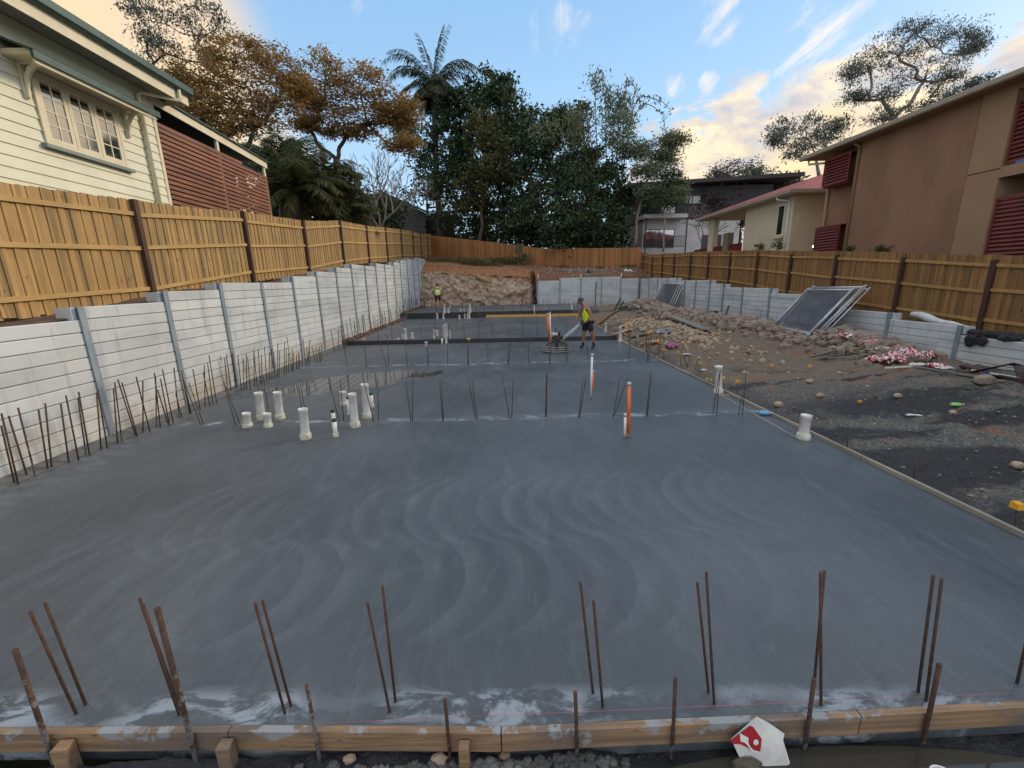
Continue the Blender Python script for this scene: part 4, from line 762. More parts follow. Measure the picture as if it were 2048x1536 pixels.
g=GH(1343,698); crumple('pink_glove',g.x,g.y,g.z+.02,.24,.16,.28,simple('pink_rubber',(.42,.13,.26),(.28,.07,.16),4,.5,0,.2),'crumpled pink cloth hung on pegs outside the form board','cloth',6)
g=GH(1372,709); crumple('white_rag',g.x,g.y,g.z,.22,.09,.05,M_WH,'small white plastic scrap in front of the pink cloth','scrap',8)
g=GH(1827,831); crumple('white_paper',g.x,g.y,g.z,.17,.06,.03,M_WH,'white flattened wrapper lying on the dirt right of the form board','scrap',11,8,rz=-.4)
g=GH(1734,774); crumple('white_paper',g.x,g.y,g.z,.05,.035,.04,M_WH,'tiny white scrap on dark gravel','scrap',13,6)
g=GH(1408,741); crumple('white_paper',g.x,g.y,g.z,.13,.06,.06,M_WH,'white plastic scrap in the gully behind the form board','scrap',15,8)
def bottle(p,rz,mat,label,L=.22,r=.034):
    T=thing('plastic_bottle',p,label,'bottle',rz=rz,wp=False); b=MB().tube([(0,0,r),(.01,0,r),(L*.62,0,r),(L*.82,0,r),(L*.9,0,r),(L,0,r)],[r*.8,r,r,r*.7,r*.4,r*.38],12).build('body',mat,T); MB().tube([(L,0,r),(L+.02,0,r)],r*.45,10).build('cap',M_WH,T); return T
bottle(PG(1517,829,.005),-.35,simple('blue_bottle',(.10,.30,.52),(.16,.38,.6),4,.2,0,0),'blue plastic bottle lying on the slab inside the right form board',.19,.04)
bottle(GH(1900,813),-.2,simple('green_bottle',(.20,.48,.12),(.3,.6,.2),4,.3,0,0),'small bright green bottle lying on dark mud',.2,.035)
# inner strip board on the slab
aa=PG(1438,789,0); bb=PG(1600,880,0); tag(MB().beam((aa.x,aa.y,.004),(bb.x,bb.y,.004),.035,.012).build('screed_strip',M_FORMS),'thin timber strip set into the concrete between the two white pipes on the right','timber strip')
tag(MB().beam(tuple(PG(1437,791,.01)),tuple(PG(1458,790,.01)),.05,.02).build('timber_offcut',M_TIM),'small timber block bridging from the tall white pipe to the form board','timber')
# bent bars bundle at right edge
g=GH(1990,750); T=thing('bent_bar_bundle',g,'bundle of bent dark reinforcing hoops tied with blue at the right edge','rebar bundle'); 
for k in range(6):
    o_=.05*k; mb=MB(); a=PX(1950,742,10.6-o_*.3); pts=[(a.x,a.y+.03*k,g.z+.06),(a.x+.15,a.y-.45-.02*k,g.z+.33+.015*k),(a.x+.15,a.y-.56-.03*k,g.z+.33+.01*k),(a.x,a.y-.85-.04*k,g.z+.03)]
    mb.tube(pts,.010,6).build('bent_bar',M_RUST[1],T)
MB().ball((10.62,PX(1962,746,10.6).y-.08,g.z+.12),.06,1,.2,3,(1,1.6,.5)).build('blue_tie',simple('blue_tie',(.02,.06,.25),(.03,.1,.35),5,.5),T)
g=GH(1527,629); tag(MB().ball((0,0,0),.28,2,.35,5,(1.3,1,.6)).build('black_scrap',M_BLACK),'black crumpled plastic on the stones by the right wall','scrap').location=PX(1425,628,11.2)
# ------------------------------------------------------------------ puddle, carton, cup
M_PUD=MT('murky_water',.06); M_PUD.color((.045,.043,.034)).bump(M_PUD.noise(3,3,.5),.05,.01); M_PUD=M_PUD.m
mb=MB(); n=40; pts=[]
for k in range(n):
    a=2*math.pi*k/n; pts.append((1.75+1.32*math.cos(a)*(1+.05*math.sin(3*a)),1.55+.285*math.sin(a),-.205))
mb.add(pts,[tuple(range(n))]); struct(mb.build('puddle_water',M_PUD))
def carton():
    P0=PD(1462,1478,1.80); e=lambda px,py,Y:PD(px,py,Y)
    A=e(1462,1478,1.80); B=e(1513,1433,1.83); C=e(1568,1472,1.80); N0=(C-A).cross(B-A).normalized()
    def onp(px,py):
        d=ray(px,py); return CP+d*((A-CP).dot(N0)/d.dot(N0))
    Dp=onp(1590,1560); E=onp(1500,1560); F=e(1548,1449,1.86)
    T=thing('food_carton',A,'torn white carton with a red printed mark in mud by the near board','carton')
    m=simple('white_card',(.68,.66,.62),(.50,.48,.45),5,.6,0,.15,.003)
    mb=MB(); G_=onp(1538,1446); C2_=onp(1566,1480); K=onp(1561,1499)+N0*.02; mb.add([A,B,G_,K,Dp,E],[(0,1,2,3,4,5)]); C3_=C+Vector((.01,.012,0)); mb.add([G_,C3_,C2_,Dp,K],[(0,1,2,4),(2,3,4)]); o=mb.build('card',m,T); md=o.modifiers.new('s','SOLIDIFY'); md.thickness=.002; md.offset=0
    # printed mark: red rounded square tilted, white diamond and ring, on the panel
    N=(C-A).cross(B-A).normalized(); 
    if N.dot(CP-A)<0: N=-N
    def on(px,py,lift):
        d=ray(px,py); t=(A+N*lift-CP).dot(N)/d.dot(N); return CP+d*t
    red=simple('red_print',(.40,.012,.02),(.30,.01,.015),5,.5,0,0); wh=simple('white_print',(.68,.66,.62),(.6,.58,.55),5,.6,0,0)
    def roundpoly(pts,r=.2,n=5):
        out=[]; m=len(pts)
        for i in range(m):
            p0,p1,p2=Vector(pts[i-1]),Vector(pts[i]),Vector(pts[(i+1)%m])
            for k in range(n+1):
                t=k/n; a=p1.lerp(p0,r*(1-t)); b=p1.lerp(p2,r*t); out.append(a.lerp(b,t) if 0<k<n else (p1.lerp(p0,r) if k==0 else p1.lerp(p2,r)))
        return out
    def flat(name,pts,lift,mat): 
        vs=[on(p[0],p[1],lift) for p in pts]; MB().add(vs,[tuple(range(len(vs)))]).build(name,mat,T)
    flat('red_mark',[(1460.5,1481),(1480,1466.5),(1497,1454),(1500.6,1452),(1504,1452.3),(1507,1455),(1532,1489.5),(1533,1493),(1531,1496),(1519.5,1503),(1508,1503),(1496,1496),(1481,1488.5),(1466,1488)],.006,red)
    dm=[(1479,1466),(1497,1475.4),(1496.4,1484),(1500,1493),(1507,1500),(1519.5,1503.5),(1518,1506),(1504,1504),(1493.6,1489),(1488,1484.5),(1481.5,1483.5)]
    flat('white_diamond',dm,.009,wh)
    for nm,r,lf,mt in (('white_disc',5.3,.012,wh),):
        flat(nm,[(1512+r*math.cos(a*math.pi/9),1484.6+r*1.1*math.sin(a*math.pi/9)) for a in range(18)],lf,mt)
    rk=A.lerp(E,.45); MB().ball((rk.x+.03,rk.y-.02,rk.z-.035),.062,3,.13,9,(1.35,.6,.8)).build('mud_lump',simple('mud_lump',(.10,.085,.06),(.05,.045,.035),9,.9,0,.8,.01),T)
carton()
g=PD(1905,1512,1.62); T=thing('plastic_cup',g,'white plastic tub rim poking up at the bottom right corner in the mud','tub')
mb=MB(); n=28; c=Vector((g.x,g.y-.0,-.165)); R0=.062
mb.tube([c+Vector((0,0,-.1)),c+Vector((.0,0,.0))],[R0*.8,R0],n,cap=False); mb.build('tub_wall',M_PVC,T)
vs=[]; 
MB().tube([c+Vector((R0*math.cos(a*math.pi/14),R0*math.sin(a*math.pi/14),0)) for a in range(29)],.0045,6,cap=False).build('rim',M_PVC,T)
# string line
a=PG(640,1450,.02); b=PG(2040,1395,.02); tag(MB().tube([(a.x,1.95,.012),(b.x,1.915,.012)],.0009,5).build('string_line',simple('pink_string',(.55,.12,.14),(.5,.1,.1),5,.6)),'thin pink string line stretched just inside the near form board','string')
# ------------------------------------------------------------------ left weatherboard house
M_WB=simple('cream_weatherboard',(.70,.68,.52),(.63,.615,.465),1.5,.6,0,.05,.002)
M_TRIM=simple('cream_trim',(.70,.63,.46),(.62,.55,.39),3,.55,0,.05,.002)
M_GREEN=simple('green_roof_metal',(.045,.085,.07),(.03,.06,.05),4,.45,.2,.05)
M_SOFF=simple('soffit_paint',(.36,.34,.28),(.30,.28,.23),3,.7,0,.05)
M_SLAT=simple('red_brown_slats',(.26,.095,.05),(.15,.052,.028),5,.6,0,.15,.003,(1,.2,1))
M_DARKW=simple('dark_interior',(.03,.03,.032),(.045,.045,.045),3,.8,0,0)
M_GLASS=MT('window_glass',.04,0,1.0); M_GLASS.color((.02,.025,.03)); M_GLASS.b.inputs['IOR'].default_value=2.6; M_GLASS=M_GLASS.m
HX=-8.5
H=thing('weatherboard_house',(HX,12.2,3),'cream weatherboard house with green gutters behind the left timber fence','house')
mb=MB(); z=3.0; y0,y1=1.5,12.2
while z<7.22:
    zt=min(z+.2,7.22); mb.add([(HX+.022,y0,z),(HX+.022,y1,z),(HX,y1,zt),(HX,y0,zt)],[(0,1,2,3)]); mb.add([(HX,y0,z),(HX,y1,z),(HX+.022,y1,z),(HX+.022,y0,z)],[(0,1,2,3)]); z+=.2
mb.box((-14,y0,3),(HX-.004,y1,7.2)); mb.build('weatherboard_wall',M_WB,H)
MB().box((HX-.03,y1,3),(HX+.035,y1+.09,7.2)).build('corner_board',M_TRIM,H)
mb=MB(); ye=12.75
mb.add([(-7.86,0,7.42),(-7.86,ye,7.42),(-11.3,9.4,8.9),(-11.3,0,8.9)],[(0,1,2,3)]); mb.add([(-7.86,ye,7.42),(-14.8,ye,7.42),(-11.3,9.4,8.9)],[(0,1,2)]); mb.add([(-14.8,ye,7.42),(-14.8,0,7.42),(-11.3,0,8.9),(-11.3,9.4,8.9)],[(0,1,2,3)])
o=mb.build('roof',M_GREEN,H); md=o.modifiers.new('s','SOLIDIFY'); md.thickness=.03; md.offset=1
MB().box((-14.8,0,7.2),(-7.9,ye-.06,7.225)).build('soffit',M_SOFF,H)
MB().box((-7.9,0,7.06),(-7.875,ye,7.34)).box((-14.8,ye-.055,7.065),(-7.9,ye-.03,7.34)).build('fascia',M_TRIM,H)
mb=MB()
def gutter(mb,a,b,out):
    a,b,o=Vector(a),Vector(b),Vector(out); prof=[(0,-.02),(.085,-.02),(.125,.02),(.125,.15),(.11,.165)]; vs=[]
    for e in (a,b):
        for u,v in prof: vs.append(e+o*u+Vector((0,0,v)))
    n=len(prof); mb.add(vs,[(i,i+1,n+i+1,n+i) for i in range(n-1)]+[tuple(range(n)),tuple(range(n,2*n))])
gutter(mb,(-7.87,0,7.31),(-7.87,ye+.05,7.31),(1,0,0)); gutter(mb,(-7.8,ye-.02,7.312),(-14.8,ye-.02,7.312),(0,1,0)); o=mb.build('gutter',M_GREEN,H); md=o.modifiers.new('s','SOLIDIFY'); md.thickness=.006
MB().tube([(-7.82,12.35,7.3),(-7.82,12.35,7.10),(-7.86,12.32,7.04),(-8.36,11.82,7.04),(-8.425,11.78,6.97),(-8.425,11.78,3)],.045,10).build('downpipe',M_TRIM,H)
def hood(H,y0,y1,zt,drop=.24,out=.62):
    mb=MB(); x0=HX; x1=HX+out
    mb.add([(x0,y0,zt),(x0,y1,zt),(x1,y1,zt-drop),(x1,y0,zt-drop)],[(0,1,2,3)]); mb.box((x1-.04,y0,zt-drop-.10),(x1+.012,y1,zt-drop+.02)); o=mb.build('window_hood',M_GREEN,H); md=o.modifiers.new('s','SOLIDIFY'); md.thickness=.035
    MB().box((x1-.09,y0+.06,zt-drop-.16),(x1-.045,y1-.06,zt-drop-.105)).box((x0+.02,y0+.07,zt-.26),(x1-.07,y0+.095,zt-.17)).box((x0+.02,y1-.095,zt-.26),(x1-.07,y1-.07,zt-.17)).box((x0+.01,y0+.095,zt-.27),(x1-.072,y1-.095,zt-.255)).build('hood_frame',M_TRIM,o)
    for yy in (y0+.30,y1-.36):
        mb=MB(); pts=[]; n=10
        for k in range(n+1): a=k/n*math.pi/2; pts.append((x0+.03+(out-.17)*(1-math.cos(a)),zt-.80+.52*math.sin(a)))
        out_=[(x0+.03,yy,zt-.27)]+[(x0+.03,yy,zt-.84)]+[(p[0],yy,p[1]) for p in pts]+[(x0+out-.12,yy,zt-.27)]
        ins=[(x0+.09,zt-.75)]
        mb.prism([(x0+.03,yy,zt-.84),(x0+.10,yy,zt-.84),(x0+.11,yy,zt-.70),(x0+.15,yy,zt-.55),(x0+.23,yy,zt-.43),(x0+.34,yy,zt-.36),(x0+out-.11,yy,zt-.33),(x0+out-.11,yy,zt-.275),(x0+.30,yy,zt-.29),(x0+.18,yy,zt-.36),(x0+.095,yy,zt-.50),(x0+.075,yy,zt-.66)],(0,.045,0))
        mb.box((x0+.022,yy-.01,zt-.86),(x0+.062,yy+.055,zt-.27)); mb.box((x0+.06,yy+.002,zt-.31),(x0+out-.1,yy+.043,zt-.27)); mb.build('bracket',M_TRIM,o)
    return o
def casements(H,y0,y1,z0,z1,n):
    w=MB(); x=HX+.024; f=.055
    w.box((x,y0,z0),(x+.035,y0+f,z1)).box((x,y1-f,z0),(x+.035,y1,z1)).box((x,y0+f,z1-f),(x+.034,y1-f,z1)).box((x,y0+f,z0),(x+.034,y1-f,z0+f)); W_=w.build('window_frame',M_TRIM,H)
    MB().box((x-.01,y0-.08,z0-.07),(x+.10,y1+.10,z0-.005)).build('window_sill',simple('sill_green',(.20,.25,.22),(.16,.2,.18),4,.5,0,0),H)
    L=(y1-y0-2*f)/n
    for k in range(n):
        a=y0+f+k*L+.006; b=a+L-.012; m=MB(); s=.075; zz0,zz1=z0+f+.004,z1-f-.004
        m.box((x+.004,a,zz0),(x+.03,a+s,zz1)).box((x+.004,b-s,zz0),(x+.03,b,zz1)).box((x+.004,a+s,zz1-s),(x+.029,b-s,zz1)).box((x+.004,a+s,zz0),(x+.029,b-s,zz0+s*1.1))
        c=(a+b)/2; m.box((x+.006,c-.011,zz0+s),(x+.026,c+.011,zz1-s))
        for j in range(1,4): zc=zz0+s+(zz1-zz0-2*s)*j/4; m.box((x+.007,a+s,zc-.011),(x+.025,c-.011,zc+.011)).box((x+.007,c+.011,zc-.011),(x+.025,b-s,zc+.011))
        fr=m.build('casement',M_TRIM,H); MB().add([(x+.014,a+s*.5,zz0+.03),(x+.014,b-s*.5,zz0+.03),(x+.014,b-s*.5,zz1-.03),(x+.014,a+s*.5,zz1-.03)],[(0,1,2,3)]).build('pane',M_GLASS,fr)
casements(H,9.22,11.06,5.18,6.42,3); hood(H,8.75,11.6,6.74)
casements(H,5.4,7.2,5.18,6.42,3); hood(H,4.9,7.95,6.92)
# veranda
ya,yb=12.29,17.6
f=lambda y:7.17-.04*(y-12.3)
MB().beam((HX+.02,ya,f(ya)-.11),(HX+.02,yb+.1,f(yb)-.11),.03,.2).build('veranda_fascia',M_TRIM,H)
mb=MB(); mb.add([(HX+.09,ya,f(ya)),(HX+.09,yb+.15,f(yb)),(-13,yb+.15,f(yb)+.35),(-13,ya,f(ya)+.35)],[(0,1,2,3)]); o=mb.build('veranda_roof',M_GREEN,H); md=o.modifiers.new('s','SOLIDIFY'); md.thickness=.05; md.offset=1
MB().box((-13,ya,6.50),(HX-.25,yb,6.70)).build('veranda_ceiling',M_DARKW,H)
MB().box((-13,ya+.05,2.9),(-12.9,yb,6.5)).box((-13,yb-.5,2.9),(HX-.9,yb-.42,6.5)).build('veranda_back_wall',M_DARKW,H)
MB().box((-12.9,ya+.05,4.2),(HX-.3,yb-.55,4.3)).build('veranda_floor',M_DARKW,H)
for y in (14.83,yb-.06): MB().box((HX-.07,y-.05,3.2),(HX+.0,y+.05,f(y)-.2)).build('veranda_post',M_TRIM,H)
for (p,q) in ((ya+.02,14.2),(14.21,16.0),(16.01,yb-.02)):
    mb=MB(); z=3.3
    while z<6.5: 
        if not(p>16 and z>6.37): mb.box((HX+.012,p,z),(HX+.032,q,z+.086))
        z+=.122
    mb.build('slat_screen',M_SLAT,H)
# ------------------------------------------------------------------ brown two storey building on the right
M_REN=simple('brown_render',(.28,.15,.085),(.205,.108,.062),.7,.85,0,.12,.004,(1,1,.45),8)
M_REN2=simple('beige_render',(.32,.195,.11),(.28,.17,.095),.9,.85,0,.06,.004)
M_LOUV=simple('red_louvre',(.17,.026,.020),(.12,.019,.015),5,.5,.1,.05)
M_GUT=simple('beige_gutter',(.34,.28,.20),(.28,.23,.16),4,.5,.1,0)
BX=15.5
B=thing('apartment_block',(BX,21.1,3),'brown rendered two storey block with dark red louvres behind the right timber fence','building')
mb=MB(); mb.box((BX,14.63,1.5),(26,19.25,7.8)); mb.box((BX+.35,19.25,1.5),(26,21.1,7.8)); mb.build('rendered_wall',M_REN,B)
MB().box((BX+.004,13.65,5.49),(26,14.62,7.8)).box((BX+.004,13.65,1.5),(26,14.62,5.46)).build('near_wall_panel',M_REN2,B)
MB().box((BX+.004,4,5.2),(26,13.65,5.52)).box((BX+.004,4,7.62),(26,13.65,7.8)).box((BX+1.0,4,1.5),(26,13.6,5.2)).box((BX+.9,4,5.52),(26,13.6,7.62)).build('balcony_slab',M_REN2,B)
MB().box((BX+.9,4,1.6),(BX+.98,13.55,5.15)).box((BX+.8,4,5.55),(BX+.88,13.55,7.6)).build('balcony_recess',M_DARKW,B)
MB().tube([(BX-.07,19.2,1.6),(BX-.07,19.2,7.62),(BX-.30,19.2,7.74)],.055,10).build('downpipe',M_REN2,B)
MB().tube([(BX+.27,21.12,1.6),(BX+.27,21.12,7.5)],.07,10).build('downpipe',M_REN2,B)
MB().tube([(BX-.3,21.9,7.75),(BX-.3,21.9,7.6),(BX+.2,21.2,7.5)],.05,8).build('gutter_elbow',M_PVC,B)
MB().box((BX-.5,3,7.80),(26,22.1,7.84)).build('eaves_soffit',M_REN2,B)
mb=MB(); gutter(mb,(BX-.5,3,7.80),(BX-.5,22.15,7.80),(-1,0,0)); o=mb.build('gutter',M_GUT,B); md=o.modifiers.new('s','SOLIDIFY'); md.thickness=.008
mb=MB(); mb.add([(BX-.52,3,7.9),(BX-.52,22.15,7.9),(20.5,22.15,8.62),(20.5,3,8.62)],[(0,1,2,3)]); mb.add([(26,3,7.9),(20.5,3,8.62),(20.5,22.15,8.62),(26,22.15,7.9)],[(0,1,2,3)])
mb.add([(BX-.5,22.12,7.85),(26,22.12,7.85),(20.5,22.12,8.6)],[(0,1,2)]); o=mb.build('roof',M_GUT,B); 
def louv(name,x,y0,y1,z0,z1,side=True,pitch=.125,parent=None,dx=.05):
    fr=MB(); e=.05
    fr.box((x-.03,y0,z0),(x+.02,y0+e,z1)).box((x-.03,y1-e,z0),(x+.02,y1,z1)).box((x-.03,y0+e,z1-e),(x+.02,y1-e,z1)).box((x-.03,y0+e,z0),(x+.02,y1-e,z0+e)); L=fr.build(name,M_LOUV,B); mb=MB(); z=z0+e
    while z<z1-e-.02: mb.add([(x-.04,y0+e,z),(x-.04,y1-e,z),(x+.03,y1-e,z+.11),(x+.03,y0+e,z+.11)],[(0,1,2,3)]); mb.add([(x-.04,y0+e,z),(x-.04,y1-e,z),(x-.025,y1-e,z),(x-.025,y0+e,z)],[(0,1,2,3)]); z+=pitch
    mb.build('louvre_blades',M_LOUV,L)
louv('louvre_screen',15.25,19.38,20.85,6.35,7.5); MB().box((15.29,19.4,6.3),(15.84,20.83,6.345)).box((15.29,19.42,7.5),(15.84,20.83,7.53)).box((15.30,20.80,6.35),(15.84,20.84,7.5)).build('louvre_box',M_LOUV,B)
louv('louvre_screen',15.25,19.38,20.85,3.0,4.55); MB().box((15.29,19.4,4.555),(15.84,20.83,4.60)).box((15.30,20.80,3.0),(15.84,20.84,4.55)).box((15.29,19.4,2.9),(15.84,20.83,2.99)).build('louvre_box',M_LOUV,B)
louv('louvre_screen',BX+.10,9.0,13.62,5.56,7.3); louv('louvre_screen',BX+.10,9.0,13.62,2.0,4.62)
MB().box((BX+.02,9,5.525),(BX+.06,13.3,5.60)).build('blue_tarpaulin',simple('blue_cloth',(.05,.13,.38),(.08,.18,.42),6,.7,0,.3),B)
MB().tube([(17.5,15.2,7.7),(17.5,15.2,8.85),(17.45,15.13,9.0),(17.4,14.95,9.05),(17.4,14.8,8.95)],.11,10).build('roof_vent',M_GUT,B)
me=MT('lamp_glow',.5); me.b.inputs['Emission Color'].default_value=(1,.72,.4,1); me.b.inputs['Emission Strength'].default_value=9
p=PX(1629,493,BX+.1); T=thing('wall_light',p,'small lit wall light at the foot of the brown building corner','wall light'); MB().ball(tuple(p),.09,2).build('globe',me.m,T); MB().box((p.x-.02,p.y+.08,p.z-.05),(p.x+.4,p.y+.12,p.z+.05)).build('bracket',M_GUT,T)
# ------------------------------------------------------------------ cream house with red roof
M_CRM=simple('cream_render',(.56,.48,.33),(.49,.42,.29),1.2,.85,0,.05,.004)
M_RED=simple('red_roof_metal',(.25,.028,.022),(.18,.02,.017),3,.75,0,.1)
CX=16.2
C2=thing('cream_house',(CX,24.2,2.5),'cream rendered house with a red metal roof beyond the brown building','house')
MB().box((CX,24.1,2),(24,28.7,6.62)).build('rendered_wall',M_CRM,C2)
mb=MB(); a=(15.55,23.5); b=(15.55,34.4); c=(24.5,34.4); d=(24.5,23.5); ze=6.82; r1=(20,27.4,8.35); r2=(20,30.5,8.35)
mb.add([(*a,ze),(*b,ze),r2,r1],[(0,1,2,3)]); mb.add([(*d,ze),(*a,ze),r1],[(0,1,2)]); mb.add([(*b,ze),(*c,ze),r2],[(0,1,2)]); mb.add([(*c,ze),(*d,ze),r1,r2],[(0,1,2,3)]); mb.build('roof',M_RED,C2)
MB().box((15.56,23.52,6.63),(24.4,34.35,6.66)).build('soffit',simple('pale_soffit',(.50,.46,.38),(.44,.4,.33),3,.7,0,0),C2)
MB().box((15.50,23.48,6.66),(15.56,34.42,6.80)).box((15.56,23.45,6.66),(24.4,23.51,6.80)).build('gutter',M_GUT,C2)
MB().tube([(15.6,24.7,6.66),(15.6,24.7,6.5),(CX-.06,24.55,6.42),(CX-.06,24.4,6.35),(CX-.06,24.4,2.5)],.045,8).build('downpipe',M_PVC,C2)
w=MB().box((CX-.03,24.75,4.62),(CX+.02,25.35,6.30)).build('window_frame',M_TRIM,C2); MB().add([(CX-.036,24.82,4.7),(CX-.036,25.28,4.7),(CX-.036,25.28,6.22),(CX-.036,24.82,6.22)],[(0,1,2,3)]).build('pane',M_GLASS,w)
MB().box((CX-.12,24.65,4.48),(CX+.0,25.45,4.60)).build('window_sill',M_CRM,C2)
M_OLV=simple('olive_column',(.20,.17,.11),(.16,.13,.085),3,.8,0,0)
for y,m,zt in ((33.2,M_CRM,6.6),(31.0,M_OLV,5.4)): MB().box((CX-.0,y-.35,2),(CX+.4,y+.35,zt)).build('veranda_column',m,C2)
mb=MB()
for k in range(30):
    y=29+k*.14; mb.box((CX+.1,y,3),(CX+.13,y+.09,4.6+.0))
mb.build('red_railing',M_LOUV,C2)
mb=MB()
for k in range(16): y=33.8+k*.14; mb.box((CX+.1,y,3),(CX+.13,y+.12,4.6))
mb.build('red_railing',M_LOUV,C2)
p=PD(1415,480,36); tag(MB().box((p.x-.75,35.4,3),(p.x+.85,35.5,p.z+.35)).build('lattice_screen',simple('purple_pattern_screen',(.22,.17,.24),(.10,.07,.11),30,.8,0,.3)),'patterned purplish grey screen beside the red railing of the cream house','screen')
# ------------------------------------------------------------------ dark and white apartment building at the back right
M_AW=simple('white_render_flats',(.55,.54,.52),(.47,.46,.45),1,.85,0,0); M_AD=simple('dark_cladding',(.035,.033,.036),(.05,.047,.05),1,.7,0,0)
A=thing('modern_flats',(15,44,4),'dark and white modern flats with balconies behind the back right corner of the site','building')
AY=44
X0=PD(1268,450,AY).x; X1=PD(1480,450,AY).x
zz=lambda py,Y=AY:PD(1330,py,Y).z
MB().box((X0+.9,AY,3),(X1,58,zz(440))).build('lower_wall',M_AW,A)
MB().box((X0+.7,AY+.02,zz(440)+.005),(X1+3,58,zz(372))).build('upper_wall',M_AD,A)
mb=MB(); za,zb=PD(1250,373,AY-1).z,PD(1500,355,AY-1).z
mb.prism([(X0-1.2,AY-1.4,za-.1),(X1+5,AY-1.4,zb),(X1+5,AY-1.4,zb+.35),(X0-1.2,AY-1.4,za+.2)],(0,16,0)); mb.build('roof',M_AD,A)
MB().box((X0+.4,AY-1.6,zz(440)),(PD(1376,435,AY-1.6).x,AY-.01,zz(432.5))).build('balcony_slab',M_AW,A)
def railing(z0,z1,y,xa,xb):
    mb=MB(); x=xa
    while x<xb: mb.box((x,y,z0),(x+.03,y+.03,z1)); x+=.13
    mb.box((xa,y,z1),(xb,y+.04,z1+.05)).box((xa,y,z0-.05),(xb,y+.04,z0)); mb.build('balcony_railing',M_BLACK,A)
xr=PD(1376,435,AY-1.6).x
railing(zz(431),zz(410),AY-1.5,X0+.5,xr-.1); railing(zz(495),zz(476),AY-1.5,X0+.6,xr-.1)
def win(px0,px1,py0,py1,mat,name='window'):
    a=PD(px0,py0,AY-.03); b=PD(px1,py1,AY-.03); w=MB().box((a.x,AY-.05,b.z),(b.x,AY+.01,a.z)).build(name+'_frame',M_BLACK,A); MB().add([(a.x+.06,AY-.056,b.z+.06),(b.x-.06,AY-.056,b.z+.06),(b.x-.06,AY-.056,a.z-.06),(a.x+.06,AY-.056,a.z-.06)],[(0,1,2,3)]).build('pane',mat,w)
M_BL=simple('pale_blind',(.55,.56,.56),(.48,.49,.5),2,.5,0,0)
win(1368,1384,391,408,M_BL); win(1385,1401,391,408,M_BL); win(1284,1318,400,432,M_GLASS,'door'); win(1288,1316,459,495,M_GLASS,'door'); win(1318,1347,459,495,M_GLASS,'door'); win(1320,1350,400,432,M_GLASS,'door')
for px in (1293,1375): 
    x=PD(px,435,AY-1.5).x; MB().box((x-.05,AY-1.55,3),(x+.05,AY-1.45,zz(374))).build('post',M_BLACK,A)
# dark house roof beyond the left fence end
Dh=thing('dark_roof_house',(-14,56,5),'dark roofed house in shadow beyond the end of the left fence','house')
a=PD(735,385,56); b=PD(850,425,56); 
MB().prism([(a.x-2,56,5),(b.x,56,5),(b.x,56,b.z),(a.x+1.5,56,a.z),(a.x-2,56,a.z-1.2)],(0,8,0)).build('gable_wall',M_AD,Dh)
MB().beam((a.x+1.4,55.6,a.z+.1),(b.x+.4,55.6,b.z-.05),1.2,.15,up=(0,0,1)).build('roof_edge',M_AD,Dh)
s=PD(863,424,57); MB().box((s.x-.7,57,s.z-.3),(s.x+.9,57.1,s.z+.15)).build('pale_roof_panel',simple('sky_panel',(.25,.3,.38),(.2,.25,.3),3,.2,.3,0),Dh)
MB().box((b.x+.1,57.2,5),(b.x+3.2,60,s.z-.35)).build('shed_wall',M_AD,Dh)
# ------------------------------------------------------------------ vegetation
def leaf_mesh(name,cen,ax,sz,wr,rnd,mat,parent=None,tri=False):
    """cen Nx3 centres, ax Nx3 long axes, sz N lengths, wr width ratio"""
    n=len(cen); ax=ax/np.linalg.norm(ax,axis=1,keepdims=True); rv=rng.normal(size=(n,3)); sd=np.cross(ax,rv); sd/=np.linalg.norm(sd,axis=1,keepdims=True)+1e-9
    L=sz[:,None]*ax*.5; Wd=sz[:,None]*sd*wr*.5
    v=np.stack([cen-L,cen-L*.1+Wd,cen+L,cen-L*.1-Wd],1).reshape(-1,3).astype(np.float32)
    me=bpy.data.meshes.new(name); me.vertices.add(4*n); me.vertices.foreach_set('co',v.ravel()); me.loops.add(4*n); me.loops.foreach_set('vertex_index',np.arange(4*n,dtype=np.int32))
    me.polygons.add(n); me.polygons.foreach_set('loop_start',np.arange(0,4*n,4,dtype=np.int32)); me.polygons.foreach_set('loop_total',np.full(n,4,dtype=np.int32))
    at=me.attributes.new('rnd','FLOAT','FACE'); at.data.foreach_set('value',rnd.astype(np.float32)); me.materials.append(mat); me.update(); me.validate()
    o=bpy.data.objects.new(name,me); COL.objects.link(o)
    if parent: o.parent=parent; o.location=-Vector(parent.location)
    return o
M_BARK=simple('dark_bark',(.045,.032,.025),(.09,.065,.045),6,.9,0,.5,.02,(1,1,.3))
M_BARKP=simple('pale_bark',(.26,.21,.17),(.16,.12,.095),5,.85,0,.4,.02,(1,1,.3))
L_ORG=m_leaf('rusty_foliage',(.15,.11,.035),(.28,.165,.05),(.38,.21,.08),.5)
L_DRK=m_leaf('dark_evergreen_foliage',(.020,.036,.018),(.045,.070,.028),(.075,.105,.048),.2)
L_GUM=m_leaf('gum_foliage',(.07,.085,.075),(.105,.12,.10),(.14,.15,.12),.3)
L_PLM=m_leaf('palm_foliage',(.045,.062,.035),(.075,.095,.055),(.12,.12,.075),.25)
L_BMB=m_leaf('bamboo_foliage',(.09,.12,.065),(.13,.16,.09),(.19,.20,.12),.35)
L_OLV=m_leaf('olive_foliage',(.04,.052,.018),(.08,.085,.025),(.14,.12,.045),.3)
L_BRN=m_leaf('brownish_foliage',(.04,.032,.026),(.065,.05,.038),(.05,.06,.04),.3)
L_GRS=m_leaf('dry_grass',(.10,.10,.03),(.19,.15,.06),(.05,.07,.022),.3)
